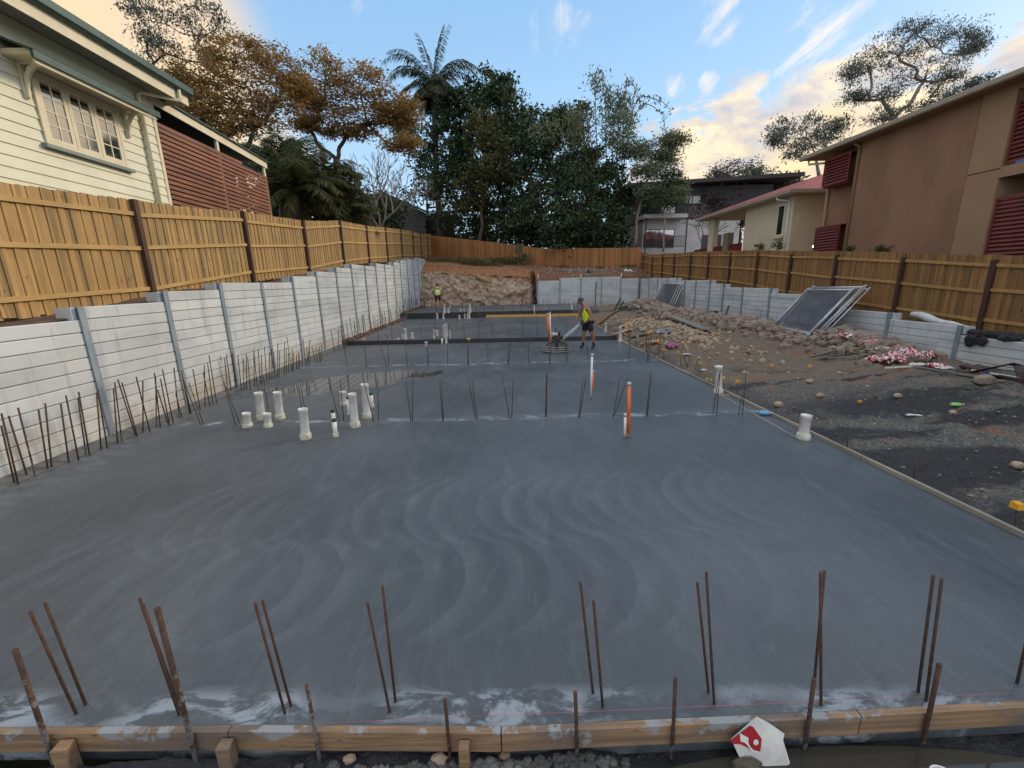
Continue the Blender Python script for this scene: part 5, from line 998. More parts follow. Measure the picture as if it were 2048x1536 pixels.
def curve(a,b,sag=.15,n=7,wob=.06,rd=random):
    a,b=Vector(a),Vector(b); L=(b-a).length; o=Vector((rd.uniform(-1,1),rd.uniform(-1,1),rd.uniform(-.3,.3)))*L*wob; pts=[]
    for i in range(n):
        t=i/(n-1); p=a.lerp(b,t); k=4*t*(1-t); p+=o*k*math.sin(t*7+1)+Vector((0,0,sag*L*k*.5))*(1 if sag else 0); pts.append(p)
    return pts
def tree(name,label,cat,base,blobs,r0,leafm,bark,nclus=40,nleaf=45,lsz=.3,wr=.5,clr=.5,flat=.6,droop=0,fork=None,group=None,seed=1,twigs=True,shell=.35,lean=.12):
    """blobs: (px,py,rx_px,ry_px,Y) crown masses at the distance Y"""
    rd=random.Random(seed); rg=np.random.default_rng(seed); base=Vector(base); T=thing(name,base,label,cat,group); tr=MB(); C_=[];A_=[];S_=[];Rn=[]
    bl=[]
    for (px,py,rx,ry,Y) in blobs:
        c=PD(px,py,Y); k=(c-CP).dot(FW)/CF; bl.append((c,rx*k,ry*k))
    if fork is None: fk=base.lerp(sum((b[0] for b in bl),Vector())/len(bl),.42)
    else: fk=PD(*fork)
    tr.tube(curve(base-Vector((0,0,.5)),fk,0,8,.05,rd),[r0*(1-.35*i/7) for i in range(8)],10)
    nodes=[(fk,r0*.62)]
    for bi,(c,rx,rz) in enumerate(sorted(bl,key=lambda b:(b[0]-fk).length)):
        src,sr=min(nodes,key=lambda n:(n[0]-c).length+(0 if n[0] is nodes[0][0] else .4*rx))
        low=c+Vector((0,0,-rz*.35)); er=max(.03,min(sr*.75,r0*.38)); pts=curve(src,low,-.10,8,.10,rd)
        tr.tube(pts,[sr*.8+(er-sr*.8)*i/7 for i in range(8)],8); nodes.append((low,er))
        if len(nodes)<9: nodes.append((pts[4],er*1.2))
        ry=rx*.8
        vol=max(6,int(nclus))
        for k in range(vol):
            while True:
                u=np.array([rd.uniform(-1,1),rd.uniform(-1,1),rd.uniform(-1,1)]); q=float(u@u)
                if q<1 and (q>shell or rd.random()<.3) and not(u[2]<-.6 and rd.random()<.6): break
            jit=1+.22*MN.noise(Vector((u[0]*2+bi*7,u[1]*2,u[2]*2+seed)))*2
            p=Vector((c.x+u[0]*rx*jit,c.y+u[1]*ry,c.z+u[2]*rz*jit))
            if twigs and k%2==0: tr.tube(curve(low,p,.05,5,.10,rd),[er*.45,er*.33,er*.22,.02,.009],5,cap=False)
            m=int(nleaf*rd.uniform(.6,1.4)); pc=rg.normal(size=(m,3))*np.array([clr,clr,clr*flat])*.55*rd.uniform(.7,1.3)
            C_.append(pc+np.array(p)); a=rg.normal(size=(m,3)); a[:,2]=a[:,2]*(flat if not droop else 1)-droop*1.5; A_.append(a)
            S_.append(lsz*rg.uniform(.6,1.35,m)); hb=rd.random(); Rn.append(np.clip(hb*.7+rg.random(m)*.45-.05,0,1))
    tr.build('trunk',bark,T)
    leaf_mesh('crown',np.concatenate(C_),np.concatenate(A_),np.concatenate(S_),wr,np.concatenate(Rn),leafm,T); return T
def at(px,py,Y): return PD(px,py,Y)
# back centre: dark evergreens
tree('evergreen_tree','tallest dark evergreen tree right of the palm, its top a rounded blue green knob','tree',at(965,480,56),[(985,185,46,36,56),(940,235,60,50,55),(1010,240,60,50,56),(1025,290,60,55,55),(960,320,75,60,54),(900,300,50,70,55),(930,400,80,60,53),(1010,390,70,60,53)],.5,L_DRK,M_BARK,50,60,.42,.55,.85,.75,seed=11,group='dense trees beyond the back fence')
tree('evergreen_tree','dark evergreen tree in the middle of the mass with a broad lower top','tree',at(1075,490,50),[(1080,275,52,40,52),(1130,255,50,38,53),(1060,350,75,60,50),(1130,340,70,60,50),(1090,430,85,55,48),(1030,450,50,45,49)],.4,L_DRK,M_BARK,50,60,.40,.55,.85,.75,seed=12,group='dense trees beyond the back fence')
tree('evergreen_tree','dark evergreen bush tree hanging over the back fence near its right end','tree',at(1190,490,43),[(1170,325,48,36,47),(1215,385,52,50,45),(1160,400,60,60,44),(1200,450,62,48,41.8),(1130,462,50,42,43)],.3,L_DRK,M_BARK,56,60,.34,.55,.75,.75,seed=13,group='dense trees beyond the back fence')
tree('evergreen_tree','light green leafy tree in front of the dark mass right of the palm','tree',at(960,480,49),[(965,270,36,46,50),(975,340,38,45,49),(945,385,36,40,49),(990,300,30,30,50)],.22,L_OLV,M_BARK,34,50,.34,.5,.7,.8,seed=14,group='dense trees beyond the back fence')
tree('shade_tree','gappy dark tree between the palm and the orange trees','tree',at(850,480,58),[(838,290,34,50,60),(905,330,40,50,60),(850,370,36,46,59),(900,390,36,40,59),(812,250,26,38,61)],.25,L_DRK,M_BARK,26,40,.42,.5,.9,.7,seed=15)
# orange brown jacarandas
tree('jacaranda_tree','broad rusty orange crowned tree directly beyond the house veranda','tree',at(485,400,34),[(400,150,62,40,34),(470,112,62,34,35),(545,130,55,38,35),(395,215,55,34,33),(470,190,60,40,34),(550,190,50,40,34),(430,255,44,24,33),(510,245,52,24,34),(360,180,32,40,33),(590,170,30,30,35)],.34,L_ORG,M_BARK,46,50,.22,.42,.72,.34,seed=21,fork=(478,310,34),group='orange crowned trees on the left')
tree('jacaranda_tree','rusty orange crowned tree between the veranda tree and the palm','tree',at(668,400,40),[(650,150,50,38,40),(720,175,55,36,40),(640,205,45,32,40),(770,210,42,34,40),(735,240,60,26,40),(810,225,30,32,41),(800,290,34,15,39),(690,265,46,15,40),(615,250,30,18,39),(610,190,24,36,40)],.36,L_ORG,M_BARK,44,50,.25,.42,.8,.34,seed=22,fork=(672,320,40),group='orange crowned trees on the left')
# tall gum top left
tree('gum_tree','tall sparse blue grey gum at the top left above the house roof','tree',at(330,330,45),[(330,35,38,34,46),(275,20,26,22,46),(385,55,28,42,46),(290,75,30,16,45),(330,100,40,20,45),(420,110,28,38,47),(430,45,24,36,47),(270,130,24,12,45),(375,-25,60,24,46),(310,-30,40,20,46)],.3,L_GUM,M_BARK,20,30,.32,.30,.7,.7,droop=.6,seed=31,shell=.1)
tree('gum_tree','large spreading gum above the brown building roof on the right','tree',at(1770,330,40),[(1800,95,52,40,41),(1870,80,50,34,42),(1925,100,34,26,42),(1745,125,36,28,40),(1700,150,26,20,40),(1765,190,40,20,40),(1850,150,50,32,41),(1920,70,40,18,42),(1830,55,44,14,41),(1765,230,30,20,40),(1900,150,26,14,41),(1710,195,22,10,40),(1955,90,18,22,42)],.34,L_GUM,M_BARKP,24,46,.21,.32,.62,.55,droop=.6,seed=32,shell=.1,fork=(1790,235,40))
tree('gum_tree','smaller pale trunked gum left of the brown building eaves','tree',at(1640,340,38),[(1610,250,38,20,38),(1660,270,34,22,39),(1565,262,26,20,38),(1590,300,24,18,37),(1680,245,22,18,39),(1550,280,12,16,37),(1625,285,28,16,38)],.14,L_GUM,M_BARKP,20,34,.25,.30,.55,.6,droop=.6,seed=33,shell=.1,fork=(1632,318,38))
tree('gum_tree','faint round topped tree above the dark flats roof','tree',at(1480,400,62),[(1478,340,44,18,62),(1520,350,34,14,62),(1440,352,20,12,62)],.2,L_GUM,M_BARK,26,34,.40,.35,.9,.7,seed=34)
tree('gum_tree','low ragged tree top showing above the brown building roof near the vent','tree',at(1930,230,36),[(1880,195,34,20,36),(1935,180,26,16,36),(1960,165,22,10,36),(1840,215,30,14,36)],.14,L_GUM,M_BARK,20,26,.25,.32,.5,.7,seed=35)
tree('brown_tree','dark brownish leafy tree in front of the flats, left of the red roof','tree',at(1480,480,46),[(1440,395,40,32,46),(1500,400,48,32,47),(1470,440,42,24,46),(1560,380,45,22,48),(1410,420,24,36,45)],.2,L_BRN,M_BARK,50,56,.40,.45,1.0,.7,seed=36)
tree('slender_tree','slim pale trunked tree with a flat layered crown against the sky, left of the flats','tree',at(1268,486,41.5),[(1305,300,50,17,43),(1345,282,28,13,43),(1240,262,30,34,44),(1300,345,38,18,42),(1330,320,24,18,43),(1262,300,28,20,43),(1345,395,28,24,41),(1300,385,26,14,41.5)],.16,L_BMB,M_BARKP,36,48,.28,.35,.7,.55,seed=37,fork=(1286,380,42))
tree('slender_tree','thin brown trunk tree standing before the flats balcony','tree',at(1327,492,40),[(1322,400,30,30,40.5),(1345,360,22,18,41)],.09,L_DRK,M_BARKP,28,40,.24,.4,.5,.7,seed=38,fork=(1330,440,40))
# bamboo
def bamboo():
    b0=at(1215,480,47); T=thing('bamboo_clump',b0,'feathery bamboo clump with tall arching canes rising above the dark trees','bamboo'); st=MB(); C_=[];A_=[];S_=[]; rd=random.Random(4); rg=np.random.default_rng(4)
    canes=[((1200,470),(1190,178),(1196,176)),((1215,470),(1212,200),(1222,215)),((1225,470),(1240,225),(1262,240)),((1240,470),(1250,190),(1270,175),(1282,215)),((1235,460),(1265,220),(1315,200),(1342,222)),((1190,470),(1160,250),(1140,245)),((1205,470),(1175,240),(1160,262)),((1215,470),(1228,240),(1215,230)),((1230,470),(1238,215),(1248,205)),((1195,470),(1120,260),(1070,268)),((1225,470),(1270,230),(1322,225),(1330,262))]
    for c in canes:
        P_=[PD(x,y,46+rd.uniform(-1,1)) for x,y in c]; pts=[]
        for k in range(16):
            t=k/15*(len(P_)-1); i=min(int(t),len(P_)-2); f=t-i; p0=P_[max(i-1,0)];p1=P_[i];p2=P_[i+1];p3=P_[min(i+2,len(P_)-1)]
            pts.append(.5*((2*p1)+(p2-p0)*f+(2*p0-5*p1+4*p2-p3)*f*f+(3*p1-p0-3*p2+p3)*f**3))
        st.tube(pts,[.07-.055*k/15 for k in range(16)],5)
        for k in range(5,16):
            m=rd.randint(14,42) if len(c)==3 else rd.randint(3,9); C_.append(rg.normal(size=(m,3))*np.array([.55,.5,.45])*(1 if len(c)==3 else .35)+np.array(pts[k])); a=rg.normal(size=(m,3)); a[:,2]-=1.2; A_.append(a); S_.append(rg.uniform(.25,.55,m))
    st.build('canes',M_BARKP,T); C_=np.concatenate(C_); leaf_mesh('leaves',C_,np.concatenate(A_),np.concatenate(S_),.3,rng.random(len(C_)),L_BMB,T)
bamboo()
# palms
def palm(name,label,base,top,r,fronds,mat,skirt=0,flen=3.2,seed=1,group=None):
    rd=random.Random(seed); T=thing(name,base,label,'palm',group); tr=MB(); top=Vector(top); pts=curve(Vector(base)-Vector((0,0,.5)),top,0,10,.015,rd); tr.tube(pts,[r*(1.15-.3*i/9) for i in range(10)],10)
    if skirt: tr.tube([top-Vector((0,0,1.4)),top-Vector((0,0,.2)),top+Vector((0,0,.7))],[r*1.15,r*1.9,r*.8],9)
    tr.build('trunk',M_BARK,T); C_=[];A_=[];S_=[];R2_=[]; st=MB()
    for fi in range(len(fronds)+skirt):
        if fi<len(fronds): az,el,L,dr=fronds[fi]
        else: az,el,L,dr=rd.uniform(0,6.3),rd.uniform(-.5,.1),flen*rd.uniform(.6,.95),rd.uniform(.9,1.3)
        d=Vector((math.cos(az)*math.cos(el),math.sin(az)*math.cos(el),math.sin(el))); p=top.copy(); n=16; sp=[p.copy()]; 
        for k in range(n):
            d=(d+Vector((0,0,-dr*1.6/n*(.4+k/n)))).normalized(); p=p+d*L/n; sp.append(p.copy())
            side=d.cross(Vector((0,0,1))); 
            if side.length<.05: side=Vector((1,0,0))
            side.normalize(); w=math.sin(math.pi*min(1,(k+2.2)/(n+2.5)))**.6*(.95*L/3.2 if L<3.3 else 1.25)
            for s in (-1,1):
                for j in range(5):
                    q=sp[-2].lerp(p,j/5); dd=(side*s*.8+d*.45+Vector((0,0,-.55+rd.uniform(-.3,.25)))).normalized(); ll=w*rd.uniform(.75,1.1); C_.append(q+dd*ll*.5); A_.append(dd); S_.append(ll*1.05); R2_.append((.1 if fi<len(fronds) else .55)+rd.random()*.4)
        st.tube(sp,[.045-.036*k/n for k in range(n+1)],4,cap=False)
    st.build('frond_ribs',M_BARK,T); leaf_mesh('fronds',np.array([tuple(c) for c in C_]),np.array([tuple(c) for c in A_]),np.array(S_),.085,np.array(R2_),mat,T)
pt=PD(866,170,56)
palm('palm_tree','tall palm with three raised plumes of fronds, left of the dark trees',at(880,480,56),pt,.36,[(3.2,1.08,7.2,1.6),(3.0,.98,6.8,1.7),(3.4,1.15,6.6,1.55),(3.1,.9,6.2,1.6),(.05,1.0,7.2,1.65),(-.2,.9,6.6,1.7),(.2,1.1,6.6,1.6),(0,.8,6.0,1.6),(.4,1.42,6.6,.8),(-.3,1.36,6.2,.95),(2.6,1.4,6.0,.9),(3.9,.7,4.6,1.3),(.9,.95,4.8,1.2),(3.5,.2,4.5,1.0),(-.1,.1,4.6,.9),(2.4,.3,4.4,1.0),(-1.0,.2,4.4,1.0),(-2.2,.2,4.4,1.0),(5.0,.4,4.4,1.1),(.5,-.2,4.6,.7),(2.8,-.2,4.6,.7)],L_PLM,34,4.6,seed=5)
for i,(px,py,Y,h,lb) in enumerate(((590,450,25,3.3,'dark bushy palm right beside the end of the veranda screen'),(640,460,27,3.6,'dark bushy palm in the middle of the clump behind the left fence'),(690,465,28,2.6,'low palm whose fronds hang over the left fence'),(560,440,30,3.8,'dark palm farther back behind the veranda corner'))):
    rd=random.Random(i+50); tp=PD(px,py-({0:70,1:80,2:38,3:105}[i]),Y); fr=[(rd.uniform(0,6.3),rd.uniform(-.1,1.4),rd.uniform(2.2,3.2)*(1 if i!=2 else .85),rd.uniform(.7,1.4)) for k in range(44 if i!=2 else 26)]
    palm('clumping_palm',lb,PD(px,py,Y),tp,.10,fr,L_OLV if i!=3 else L_DRK,6,2.4,seed=i+9,group='bushy palms behind the left fence')
    
tree('hedge_shrub','dark hedge bush filling the gap behind the palm clump and left fence','shrub',at(640,450,33),[(560,400,48,62,33),(630,400,60,60,34),(700,425,55,48,35),(760,440,50,40,38)],.1,L_DRK,M_BARK,50,60,.34,.5,.9,.8,seed=41,twigs=False)
tree('hedge_shrub','deep shaded undergrowth below the dark trees behind the back fence','shrub',at(950,470,54),[(860,470,60,40,60),(930,465,70,45,57),(1020,470,70,45,54),(1110,475,70,45,51.5),(1200,480,50,30,47)],.1,L_DRK,M_BARK,46,60,.5,.5,1.1,.8,seed=42,twigs=False)
# bare frangipani
def bare(name,label,base,tips,Y,r0,seed,n2=5):
    rd=random.Random(seed); base=Vector(base); T=thing(name,base,label,'tree'); mb=MB()
    def grow(p,d,L,r,dep):
        q=p+d*L; mid=p.lerp(q,.5)+Vector((rd.uniform(-1,1),rd.uniform(-1,1),rd.uniform(-1,1)))*L*.10
        mb.tube([p,mid,q],[r,r*.85,r*.72],6,cap=dep==0)
        if dep==0: return
        for k in range(2 if rd.random()<.7 else 3):
            nd=(d+Vector((rd.uniform(-1,1),rd.uniform(-1,1),rd.uniform(-.35,.75)))*.85).normalized(); grow(q,nd,L*rd.uniform(.68,.9),max(.012,r*.7),dep-1)
    for px,py in tips:
        t=PD(px,py,Y+rd.uniform(-1,1)); d=(t-base).normalized(); grow(base+d*.1,d,(t-base).length*.36,r0,n2)
    mb.build('branches',M_BARKG,T)
M_BARKG=simple('grey_bare_bark',(.20,.155,.14),(.13,.10,.09),8,.9,0,.3)
bare('bare_tree','leafless grey branched tree behind the left fence between palms and the tall palm','' or at(760,462,33),[(700,360),(740,340),(790,350),(830,365),(720,400)],33,.085,3)
bare('bare_tree','leafless reddish twigged small tree close behind the left fence',at(800,460,40),[(760,390),(800,370),(840,390),(820,420)],40,.08,4,5)
bare('bare_tree','small leafless shrub in front of the white lower wall of the flats',at(1405,494,38),[(1385,440),(1410,430),(1430,450)],38,.05,6,5)
# shrubs above the right fence
for i,(px,py,Y,w,lb) in enumerate(((1519,493,21,9,'small leafy shrub tip above the right fence, left one of two before the cream house'),(1556,490,21,12,'small leafy shrub tip above the right fence, right one of two before the cream house'),(1765,498,14.5,15,'low dark leaves peeping over the right fence before the brown wall'),(1700,372+126,16,6,'tiny leaves over the fence top near the brown building downpipe'))):
    b=PX(px,py+10,13.1 if i!=2 else 12.95); tree('small_shrub',lb,'shrub',b-Vector((0,0,.5)),[(px,py,w,9 if i<2 else 4,b.y)],.012,L_OLV,M_BARK,22,12,.085,.45,.10,.8,seed=60+i,group='shrubs behind the right fence',fork=(px,py+6,b.y))
# grass on the bank
def blades(name,label,spots,mat,kind='stuff',droop=.8,wr=.05):
    rd=random.Random(5); C_=[];A_=[];S_=[];R2_=[]
    for (x,y,n,sp,h) in spots:
        for k in range(n):
            xx=x+rd.gauss(0,sp); yy=y+rd.gauss(0,sp*.7); z=bank_h(xx,yy) if yy>39 else bank_h(xx,39.0); a=rd.uniform(0,6.3); d=Vector((math.cos(a)*.45,math.sin(a)*.45,1)).normalized(); p=Vector((xx,yy,z)); H=h*rd.uniform(.5,1.2)
            for j in range(3):
                q=p+d*H/3; C_.append((p+q)/2); A_.append(q-p); S_.append(H/3*1.15); R2_.append(rd.random()); p=q; d=(d+Vector((math.cos(a),math.sin(a),-.9))*droop*.45).normalized()
    return tag(leaf_mesh(name,np.array([tuple(c) for c in C_]),np.array([tuple(c) for c in A_]),np.array(S_),wr/.3*.3,np.array(R2_),mat),label,'grass',kind=kind)
sp=[]
for px,py,n,s,h in ((885,525,420,.7,.55),(915,522,520,.8,.6),(945,535,620,.75,.8),(960,545,420,.5,.8),(1000,530,620,.6,.85),(1025,522,520,.6,.9),(870,530,300,.6,.4),(985,545,260,.5,.5),(1060,545,120,.8,.3)):
    g=PD(px,py,41.5); sp.append((g.x,40.2+ (545-py)*.11,n,s,h))
blades('bank_grass','long dry and green grass tufts on top of the orange cut bank',sp,L_GRS,wr=.16)
tuft=[(PD(px,530,38.5).x,y_,160,.35,.28) for px,y_ in ((1200,38.6),(1245,37.6),(1255,37.4),(1130,40))]
blades('fence_weeds','low green weeds at the foot of the back fence near its right corner',tuft,m_leaf('weed_leaf',(.03,.07,.015),(.05,.10,.02),(.08,.12,.03),.3),wr=.2)
tree('sapling','small bright green sapling in front of the back fence','plant',PD(1040,530,42.6),[(1037,500,8,12,42.6),(1048,515,9,7,42.6)],.02,L_BMB,M_BARK,16,10,.22,.5,.22,.8,seed=71)
# debris on the upper right bank
def dbp(px,py,Y): return PD(px,py,Y)
for i,(a,b,Y,w,m,lb) in enumerate((((1122,541),(1215,543),37.5,.10,M_GREYP,'long weathered pole lying on the bank behind the back sleeper wall, upper one'),((1130,552),(1225,547),36.6,.09,M_GREYP,'long weathered pole lying just behind the back sleeper wall, lower one'),((1176,540),(1186,553),37,.14,M_BLACK,'dark short pipe across the poles behind the back sleeper wall'),((905,533),(925,536),41,.08,M_PVC,'pale broken timber lying in the bank grass'),((952,551),(983,566),37.2,.18,M_TIM,'pale log lying at the lip of the rock cut'))):
    A=dbp(*a,Y);B_=dbp(*b,Y-.2*(i!=3)); o=MB().tube([(0,0,0),tuple(B_-A)],w,7).build('pole' if i!=4 else 'log',m); o.location=A; tag(o,lb,'pole' if i!=4 else 'log')
for i,x in enumerate((1256.5,1263.5)):
    p=dbp(x,556,37.0); q=dbp(x+.3,542,37.0); mb=MB().tube([(0,0,-.3),tuple(q-p),tuple(q-p+Vector((-.18,0,.06))),tuple(q-p+Vector((-.36 if i==0 else -.22,0,.02)))],.10,10); o=mb.build('vent_pipe',M_PVC); o.location=p; tag(o,['left','right'][i]+' one of two bent white pipes standing behind the right end of the back wall','pipe','bent white pipes behind the back wall')
for i in range(26):
    rd=random.Random(i); x=rd.uniform(1085,1262); y=rd.uniform(538,552); 
mb=MB(); rd=random.Random(8)
for k in range(500):
    x=rd.uniform(3.5,12.3); y=rd.uniform(36,38.5+ (12-x)*.25); r=.03+.12*rd.random()**3; mb.ball((x,y,bank_h(x,y)+r*.3),r,1,.3,k)
tag(mb.build('bank_stones',M_ROCK),'scattered stones and clods on the slope behind the back sleeper wall','rubble',kind='stuff')
# ------------------------------------------------------------------ people
M_SKIN=simple('tanned_skin',(.30,.135,.085),(.24,.10,.06),5,.55,0,0)
M_HIVIS=simple('neon_yellow_cloth',(.62,.85,.03),(.48,.68,.02),6,.7,0,.2,.01)
M_LIME=simple('faded_lime_cloth',(.50,.66,.22),(.40,.55,.15),5,.8,0,.3,.01)
M_SHORT=simple('black_shorts_cloth',(.012,.012,.016),(.02,.02,.025),6,.85,0,.3,.01)
M_MAROON=simple('maroon_shorts_cloth',(.085,.012,.022),(.055,.01,.015),6,.85,0,.3,.01)
M_HAIR=simple('dark_hair',(.02,.015,.012),(.04,.03,.025),20,.8,0,.3)
M_CAPM=simple('grey_cap_cloth',(.09,.10,.095),(.03,.04,.035),9,.9,0,.2)
def skin(name,vr,edges,mat,parent,root=0,sub=2):
    me=bpy.data.meshes.new(name); me.from_pydata([v[:3] for v in vr],edges,[]); me.materials.append(mat); o=bpy.data.objects.new(name,me); COL.objects.link(o); o.parent=parent
    md=o.modifiers.new('skin','SKIN'); md.use_smooth_shade=True; sv=me.skin_vertices[0].data
    for i,v in enumerate(vr):
        rr=v[3]; sv[i].radius=rr if isinstance(rr,tuple) else (rr,rr)
        sv[i].use_root=(i==root)
    o.modifiers.new('ss','SUBSURF').levels=sub; o.modifiers['ss'].render_levels=sub; return o
def person(loc,rz,scale,label,J,shirt,shorts,cap=None,sleeves=False,boots=True,group=None):
    """J: joints in body space: x = facing direction, y = left, z = up"""
    T=thing('person',loc,label,'person',group,rz,wp=False); T.scale=(scale,)*3
    V=[]; E=[]
    def a(p,r,par=None): V.append((*p,r)); i=len(V)-1; (E.append((par,i)) if par is not None else None); return i
    pel=a(J['pelvis'],(.15,.115)); wa=a(J['waist'],(.135,.10),pel); ch=a(J['chest'],(.165,.12),wa); nk=a(J['neckb'],(.075,.07),ch); nt_=a(J['neckt'],.055,nk); 
    hd=Vector(J['head']); h1=a(tuple(hd+Vector((0,0,-.02))),(.078,.085),nt_); h2=a(tuple(hd+Vector((0,0,.09))),(.075,.085),h1)
    for s in ('L','R'):
        sh=a(J['sh'+s],.062,ch); el=a(J['el'+s],.042,sh); fm=a(tuple(Vector(J['el'+s]).lerp(Vector(J['wr'+s]),.35)),.040,el); wr=a(J['wr'+s],.026,fm); hn=Vector(J['hd'+s]); pm=a(tuple(Vector(J['wr'+s]).lerp(hn,.6)),(.034,.018),wr); a(tuple(hn),(.032,.014),pm)
        hp=a(J['hp'+s],.098,pel); kn=a(J['kn'+s],.062,hp); cf=a(tuple(Vector(J['kn'+s]).lerp(Vector(J['an'+s]),.3)+Vector((-.015,0,0))),.060,kn); an=a(J['an'+s],.038,cf); a(J['to'+s],(.042,.028),an)
    skin('body',V,E,M_SKIN,T)
    # fingers
    for s in ('L','R'):
        hn=Vector(J['hd'+s]); d=(hn-Vector(J['wr'+s])).normalized(); up=Vector((0,0,1)); sd=d.cross(up).normalized(); VV=[];EE=[]
        mb=MB()
        for k in range(4):
            o_=hn+sd*(.027-.018*k)-d*.008; L=(.062,.072,.068,.052)[k]; n=(d+Vector((0,0,-.25))).normalized(); b=o_+n*L*.55; c=b+(d*.25-up).normalized()*L*.55; mb.tube([o_,b,c],[.0095,.009,.007],6)
        t0=hn-d*.05+sd*.03; mb.tube([t0,t0+sd*.02+d*.03,t0+sd*.018+d*.055-up*.01],[.011,.010,.008],6); o=mb.build('fingers',M_SKIN,T); o.location=(0,0,0)
    # face: nose, ears
    f=Vector(J.get('face',(1,0,0))).normalized(); sd=Vector((0,0,1)).cross(f).normalized(); mb=MB(); c=hd+Vector((0,0,.035)); u=f.cross(sd)
    mb.ball(tuple(c+f*.095-Vector((0,0,.0))),.018,1,0,0,(1,1,1.3))
    for s in(-1,1): mb.ball(tuple(c+sd*s*.088),.024,1,0,0,(.8,.4,1.2))
    o=mb.build('nose_and_ears',M_SKIN,T); o.location=(0,0,0)
    mb=MB()
    for s in(-1,1): mb.ball(tuple(c+f*.086+sd*s*.032+Vector((0,0,.02))),.010,1)
    mb.beam(tuple(c+f*.09+sd*.022-Vector((0,0,.055))),tuple(c+f*.09-sd*.022-Vector((0,0,.055))),.008,.008); o=mb.build('eyes_and_mouth',M_HAIR,T); o.location=(0,0,0)
    # shirt over the torso
    V=[];E=[]; pel=Vector(J['pelvis']); i0=a(tuple(pel+Vector((0,0,-.04))),(.178,.150)); i1=a(J['waist'],(.168,.135),i0); i2=a(J['chest'],(.190,.150),i1); ct=Vector(J['chest']).lerp(Vector(J['neckb']),.72); i3=a(tuple(ct),(.12,.10),i2)
    for s in ('L','R'):
        shv=Vector(J['sh'+s]); cv=Vector(J['chest']).lerp(shv,.62); k=a(tuple(cv+Vector((0,0,.03))),.06,i2)
        if sleeves: k=a(tuple(shv),.078,k); a(tuple(shv.lerp(Vector(J['el'+s]),.62)),.066,k)
    skin('shirt',V,E,shirt,T)
    V=[];E=[]; p=a(tuple(pel+Vector((0,0,.02))),(.160,.130))
    for s in ('L','R'): h=a(J['hp'+s],.118,p); a(tuple(Vector(J['hp'+s]).lerp(Vector(J['kn'+s]),.72)),.098,h)
    skin('shorts',V,E,shorts,T)
    if boots:
        for s in ('L','R'): V=[];E=[]; k=a(tuple(Vector(J['an'+s]).lerp(Vector(J['kn'+s]),.42)),.056); k=a(J['an'+s],.052,k); a(tuple(Vector(J['to'+s])),(.056,.042),k); skin('boot',V,E,M_SHORT,T)
    else:
        for s in ('L','R'): V=[];E=[]; k=a(tuple(Vector(J['an'+s])+Vector((-.03,0,-.02))),.045); a(tuple(Vector(J['to'+s])+Vector((.02,0,0))),(.05,.035),k); skin('shoe',V,E,M_SHORT,T)
    mb=MB(); c=hd+Vector((0,0,.075))
    if cap:
        n=12; 
        for j in range(4): pass
        mb.ball(tuple(c+Vector((-.005,0,.012))),.104,3,0,0,(1.02,.92,.86)); mb.prism([tuple(c+f*(.07+.085*math.cos(t))+sd*.075*math.sin(t)+Vector((0,0,.0-.03*math.cos(t)))) for t in [math.pi*(k/8-.5) for k in range(9)]],(0,0,.012)); o=mb.build('cap',M_CAPM,T)
    else: mb.ball(tuple(c-f*.012+Vector((0,0,.012))),.100,3,0,0,(1,.9,.9)); o=mb.build('hair',M_HAIR,T)
    o.location=(0,0,0); return T
w1=PG(1176,698)
J1=dict(pelvis=(.04,0,.93),waist=(.06,0,1.08),chest=(.10,0,1.32),neckb=(.20,0,1.50),neckt=(.26,0,1.57),head=(.315,0,1.63),face=(.8,.15,-.6),
 shL=(.13,.19,1.43),elL=(.03,.27,1.16),wrL=(.20,.20,.965),hdL=(.27,.17,.94),shR=(.20,-.17,1.42),elR=(.26,-.23,1.15),wrR=(.44,-.19,.965),hdR=(.51,-.17,.935),
 hpL=(.03,.10,.90),knL=(-.10,.13,.49),anL=(-.17,.12,.10),toL=(-.06,.14,.045),hpR=(.05,-.10,.90),knR=(.14,-.11,.48),anR=(.13,-.13,.10),toR=(.26,-.13,.045))
person(w1,math.pi+.25,1.03,'worker in neon yellow singlet, black shorts and cap bending over a power trowel',J1,M_HIVIS,M_SHORT,cap=1)
w2=PG(877,621,Z3)
J2=dict(pelvis=(0,0,.95),waist=(.04,0,1.12),chest=(.20,0,1.36),neckb=(.36,0,1.50),neckt=(.44,0,1.55),head=(.53,0,1.56),face=(.8,0,-.6),
 shL=(.26,.20,1.44),elL=(.30,.31,1.18),wrL=(.40,.27,.97),hdL=(.46,.24,.90),shR=(.26,-.20,1.44),elR=(.30,-.31,1.18),wrR=(.40,-.27,.97),hdR=(.46,-.24,.90),
 hpL=(0,.10,.92),knL=(.06,.12,.50),anL=(-.02,.13,.09),toL=(.11,.15,.04),hpR=(0,-.10,.92),knR=(.05,-.13,.50),anR=(-.04,-.16,.09),toR=(.08,-.21,.04))
person(w2,math.pi/2+.1,1.06,'far worker in lime shirt and maroon shorts bending forward beside the left wall',J2,M_LIME,M_MAROON,sleeves=True,boots=False)
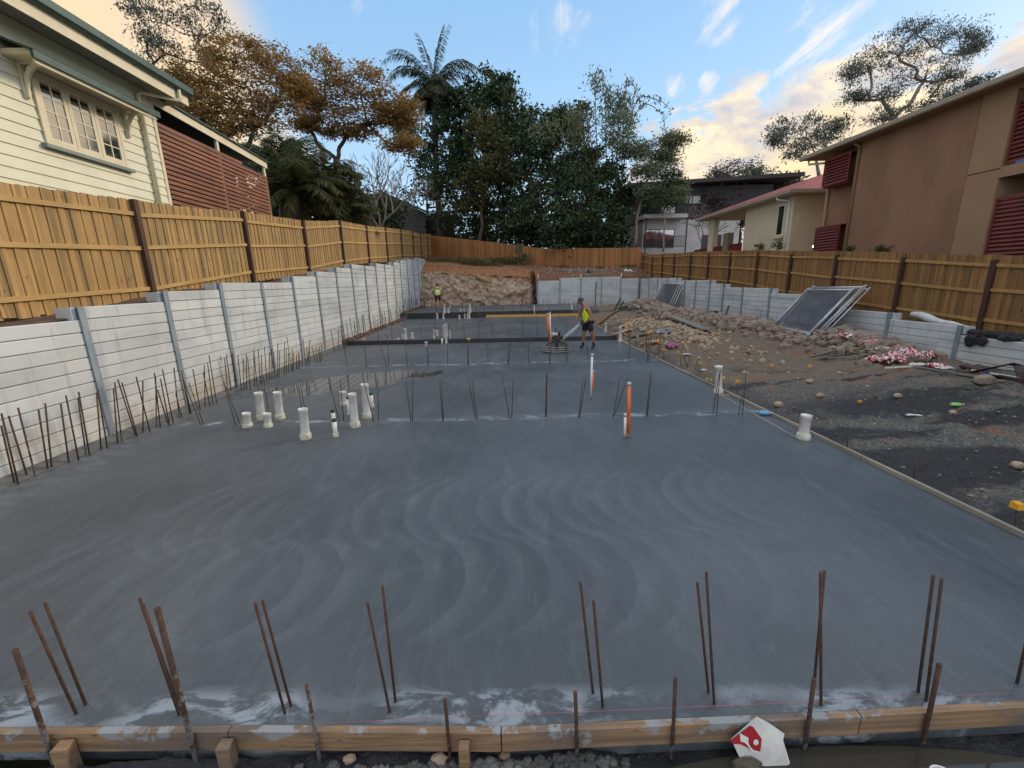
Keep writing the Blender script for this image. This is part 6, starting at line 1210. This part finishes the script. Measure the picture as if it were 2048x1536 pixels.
# ------------------------------------------------------------------ power trowel
g=PG(1113,702.5); T=thing('power_trowel',g,'power trowel with round ring guard and long pale handle before the worker','power trowel')
def ring(r,z,t,n=36): return [(g.x+r*math.cos(2*math.pi*k/n),g.y+r*math.sin(2*math.pi*k/n),g.z+z) for k in range(n+1)]
M_CHR=simple('worn_chrome',(.42,.40,.36),(.22,.21,.19),12,.45,.5,.1); M_ENG=simple('engine_dark_metal',(.04,.035,.03),(.09,.07,.05),16,.6,.4,.4)
for r,z in ((.50,.05),(.49,.12),(.45,.19),(.38,.245),(.29,.29)): MB().tube(ring(r,z,0),.013 if z>.06 else .02,6,cap=False).build('guard_ring',M_CHR if z<.2 else M_BLACK,T)
for k in range(6):
    a=k*math.pi/3+.3; c,s=math.cos(a),math.sin(a); MB().tube([(g.x+c*r,g.y+s*r,g.z+z) for r,z in ((.50,.05),(.49,.12),(.45,.19),(.38,.245),(.29,.29),(.10,.33))],.011,6).build('guard_rib',M_BLACK,T)
for k in range(4):
    a=k*math.pi/2+.5; c,s=math.cos(a),math.sin(a); p=Vector((g.x+c*.10,g.y+s*.10,g.z+.035)); q=Vector((g.x+c*.44,g.y+s*.44,g.z+.02)); MB().beam(p,q,.14,.006,up=(.15*s,-.15*c,1)).build('blade',M_ENG,T)
mb=MB(); mb.tube([(g.x,g.y,g.z+.03),(g.x,g.y,g.z+.34)],.07,10).box((g.x-.14,g.y-.13,g.z+.30),(g.x+.14,g.y+.13,g.z+.40)); mb.build('gearbox',M_ENG,T)
mb=MB(); mb.box((g.x-.10,g.y-.15,g.z+.402),(g.x+.13,g.y+.12,g.z+.56)); 
for k in range(6): mb.box((g.x+.13,g.y-.12,g.z+.42+.022*k),(g.x+.22,g.y+.1,g.z+.43+.022*k))
mb.tube([(g.x+.05,g.y-.16,g.z+.49),(g.x+.05,g.y-.20,g.z+.49)],.075,14); o=mb.build('engine',M_ENG,T); bv=o.modifiers.new('b','BEVEL'); bv.width=.008
o=MB().box((g.x-.19,g.y-.13,g.z+.565),(g.x+.04,g.y+.11,g.z+.66)).build('fuel_tank',simple('pale_tank',(.50,.48,.44),(.35,.33,.3),6,.4,0,.1),T); bv=o.modifiers.new('b','BEVEL'); bv.width=.03; bv.segments=3
MB().tube([(g.x+.09,g.y,g.z+.56),(g.x+.09,g.y,g.z+.70)],.05,10).build('air_filter',M_BLACK,T); MB().tube([(g.x-.02,g.y+.02,g.z+.66),(g.x-.02,g.y+.02,g.z+.78)],.012,6).ball((g.x-.02,g.y+.02,g.z+.79),.03,2).build('lift_knob',M_BLACK,T)
h0=Vector((g.x+.10,g.y+.04,g.z+.33)); h1=PD(1160,648,w1.y-.02); MB().beam(h0,h1,.055,.075).build('handle',simple('pale_handle',(.55,.57,.58),(.42,.44,.46),5,.45,.2,.05),T)
dh=(h1-h0).normalized(); cr=Vector((0,1,0)); e=h1+Vector((.03,0,.0)); MB().tube([h1-dh*.02,h1+dh*.05,],.022,8).tube([h1+cr*.24+dh*.10,h1+cr*.20,h1-cr*.20,h1-cr*.24+dh*.10],.016,8).build('handlebar',M_BLACK,T)
# final check of label lengths is done outside the script
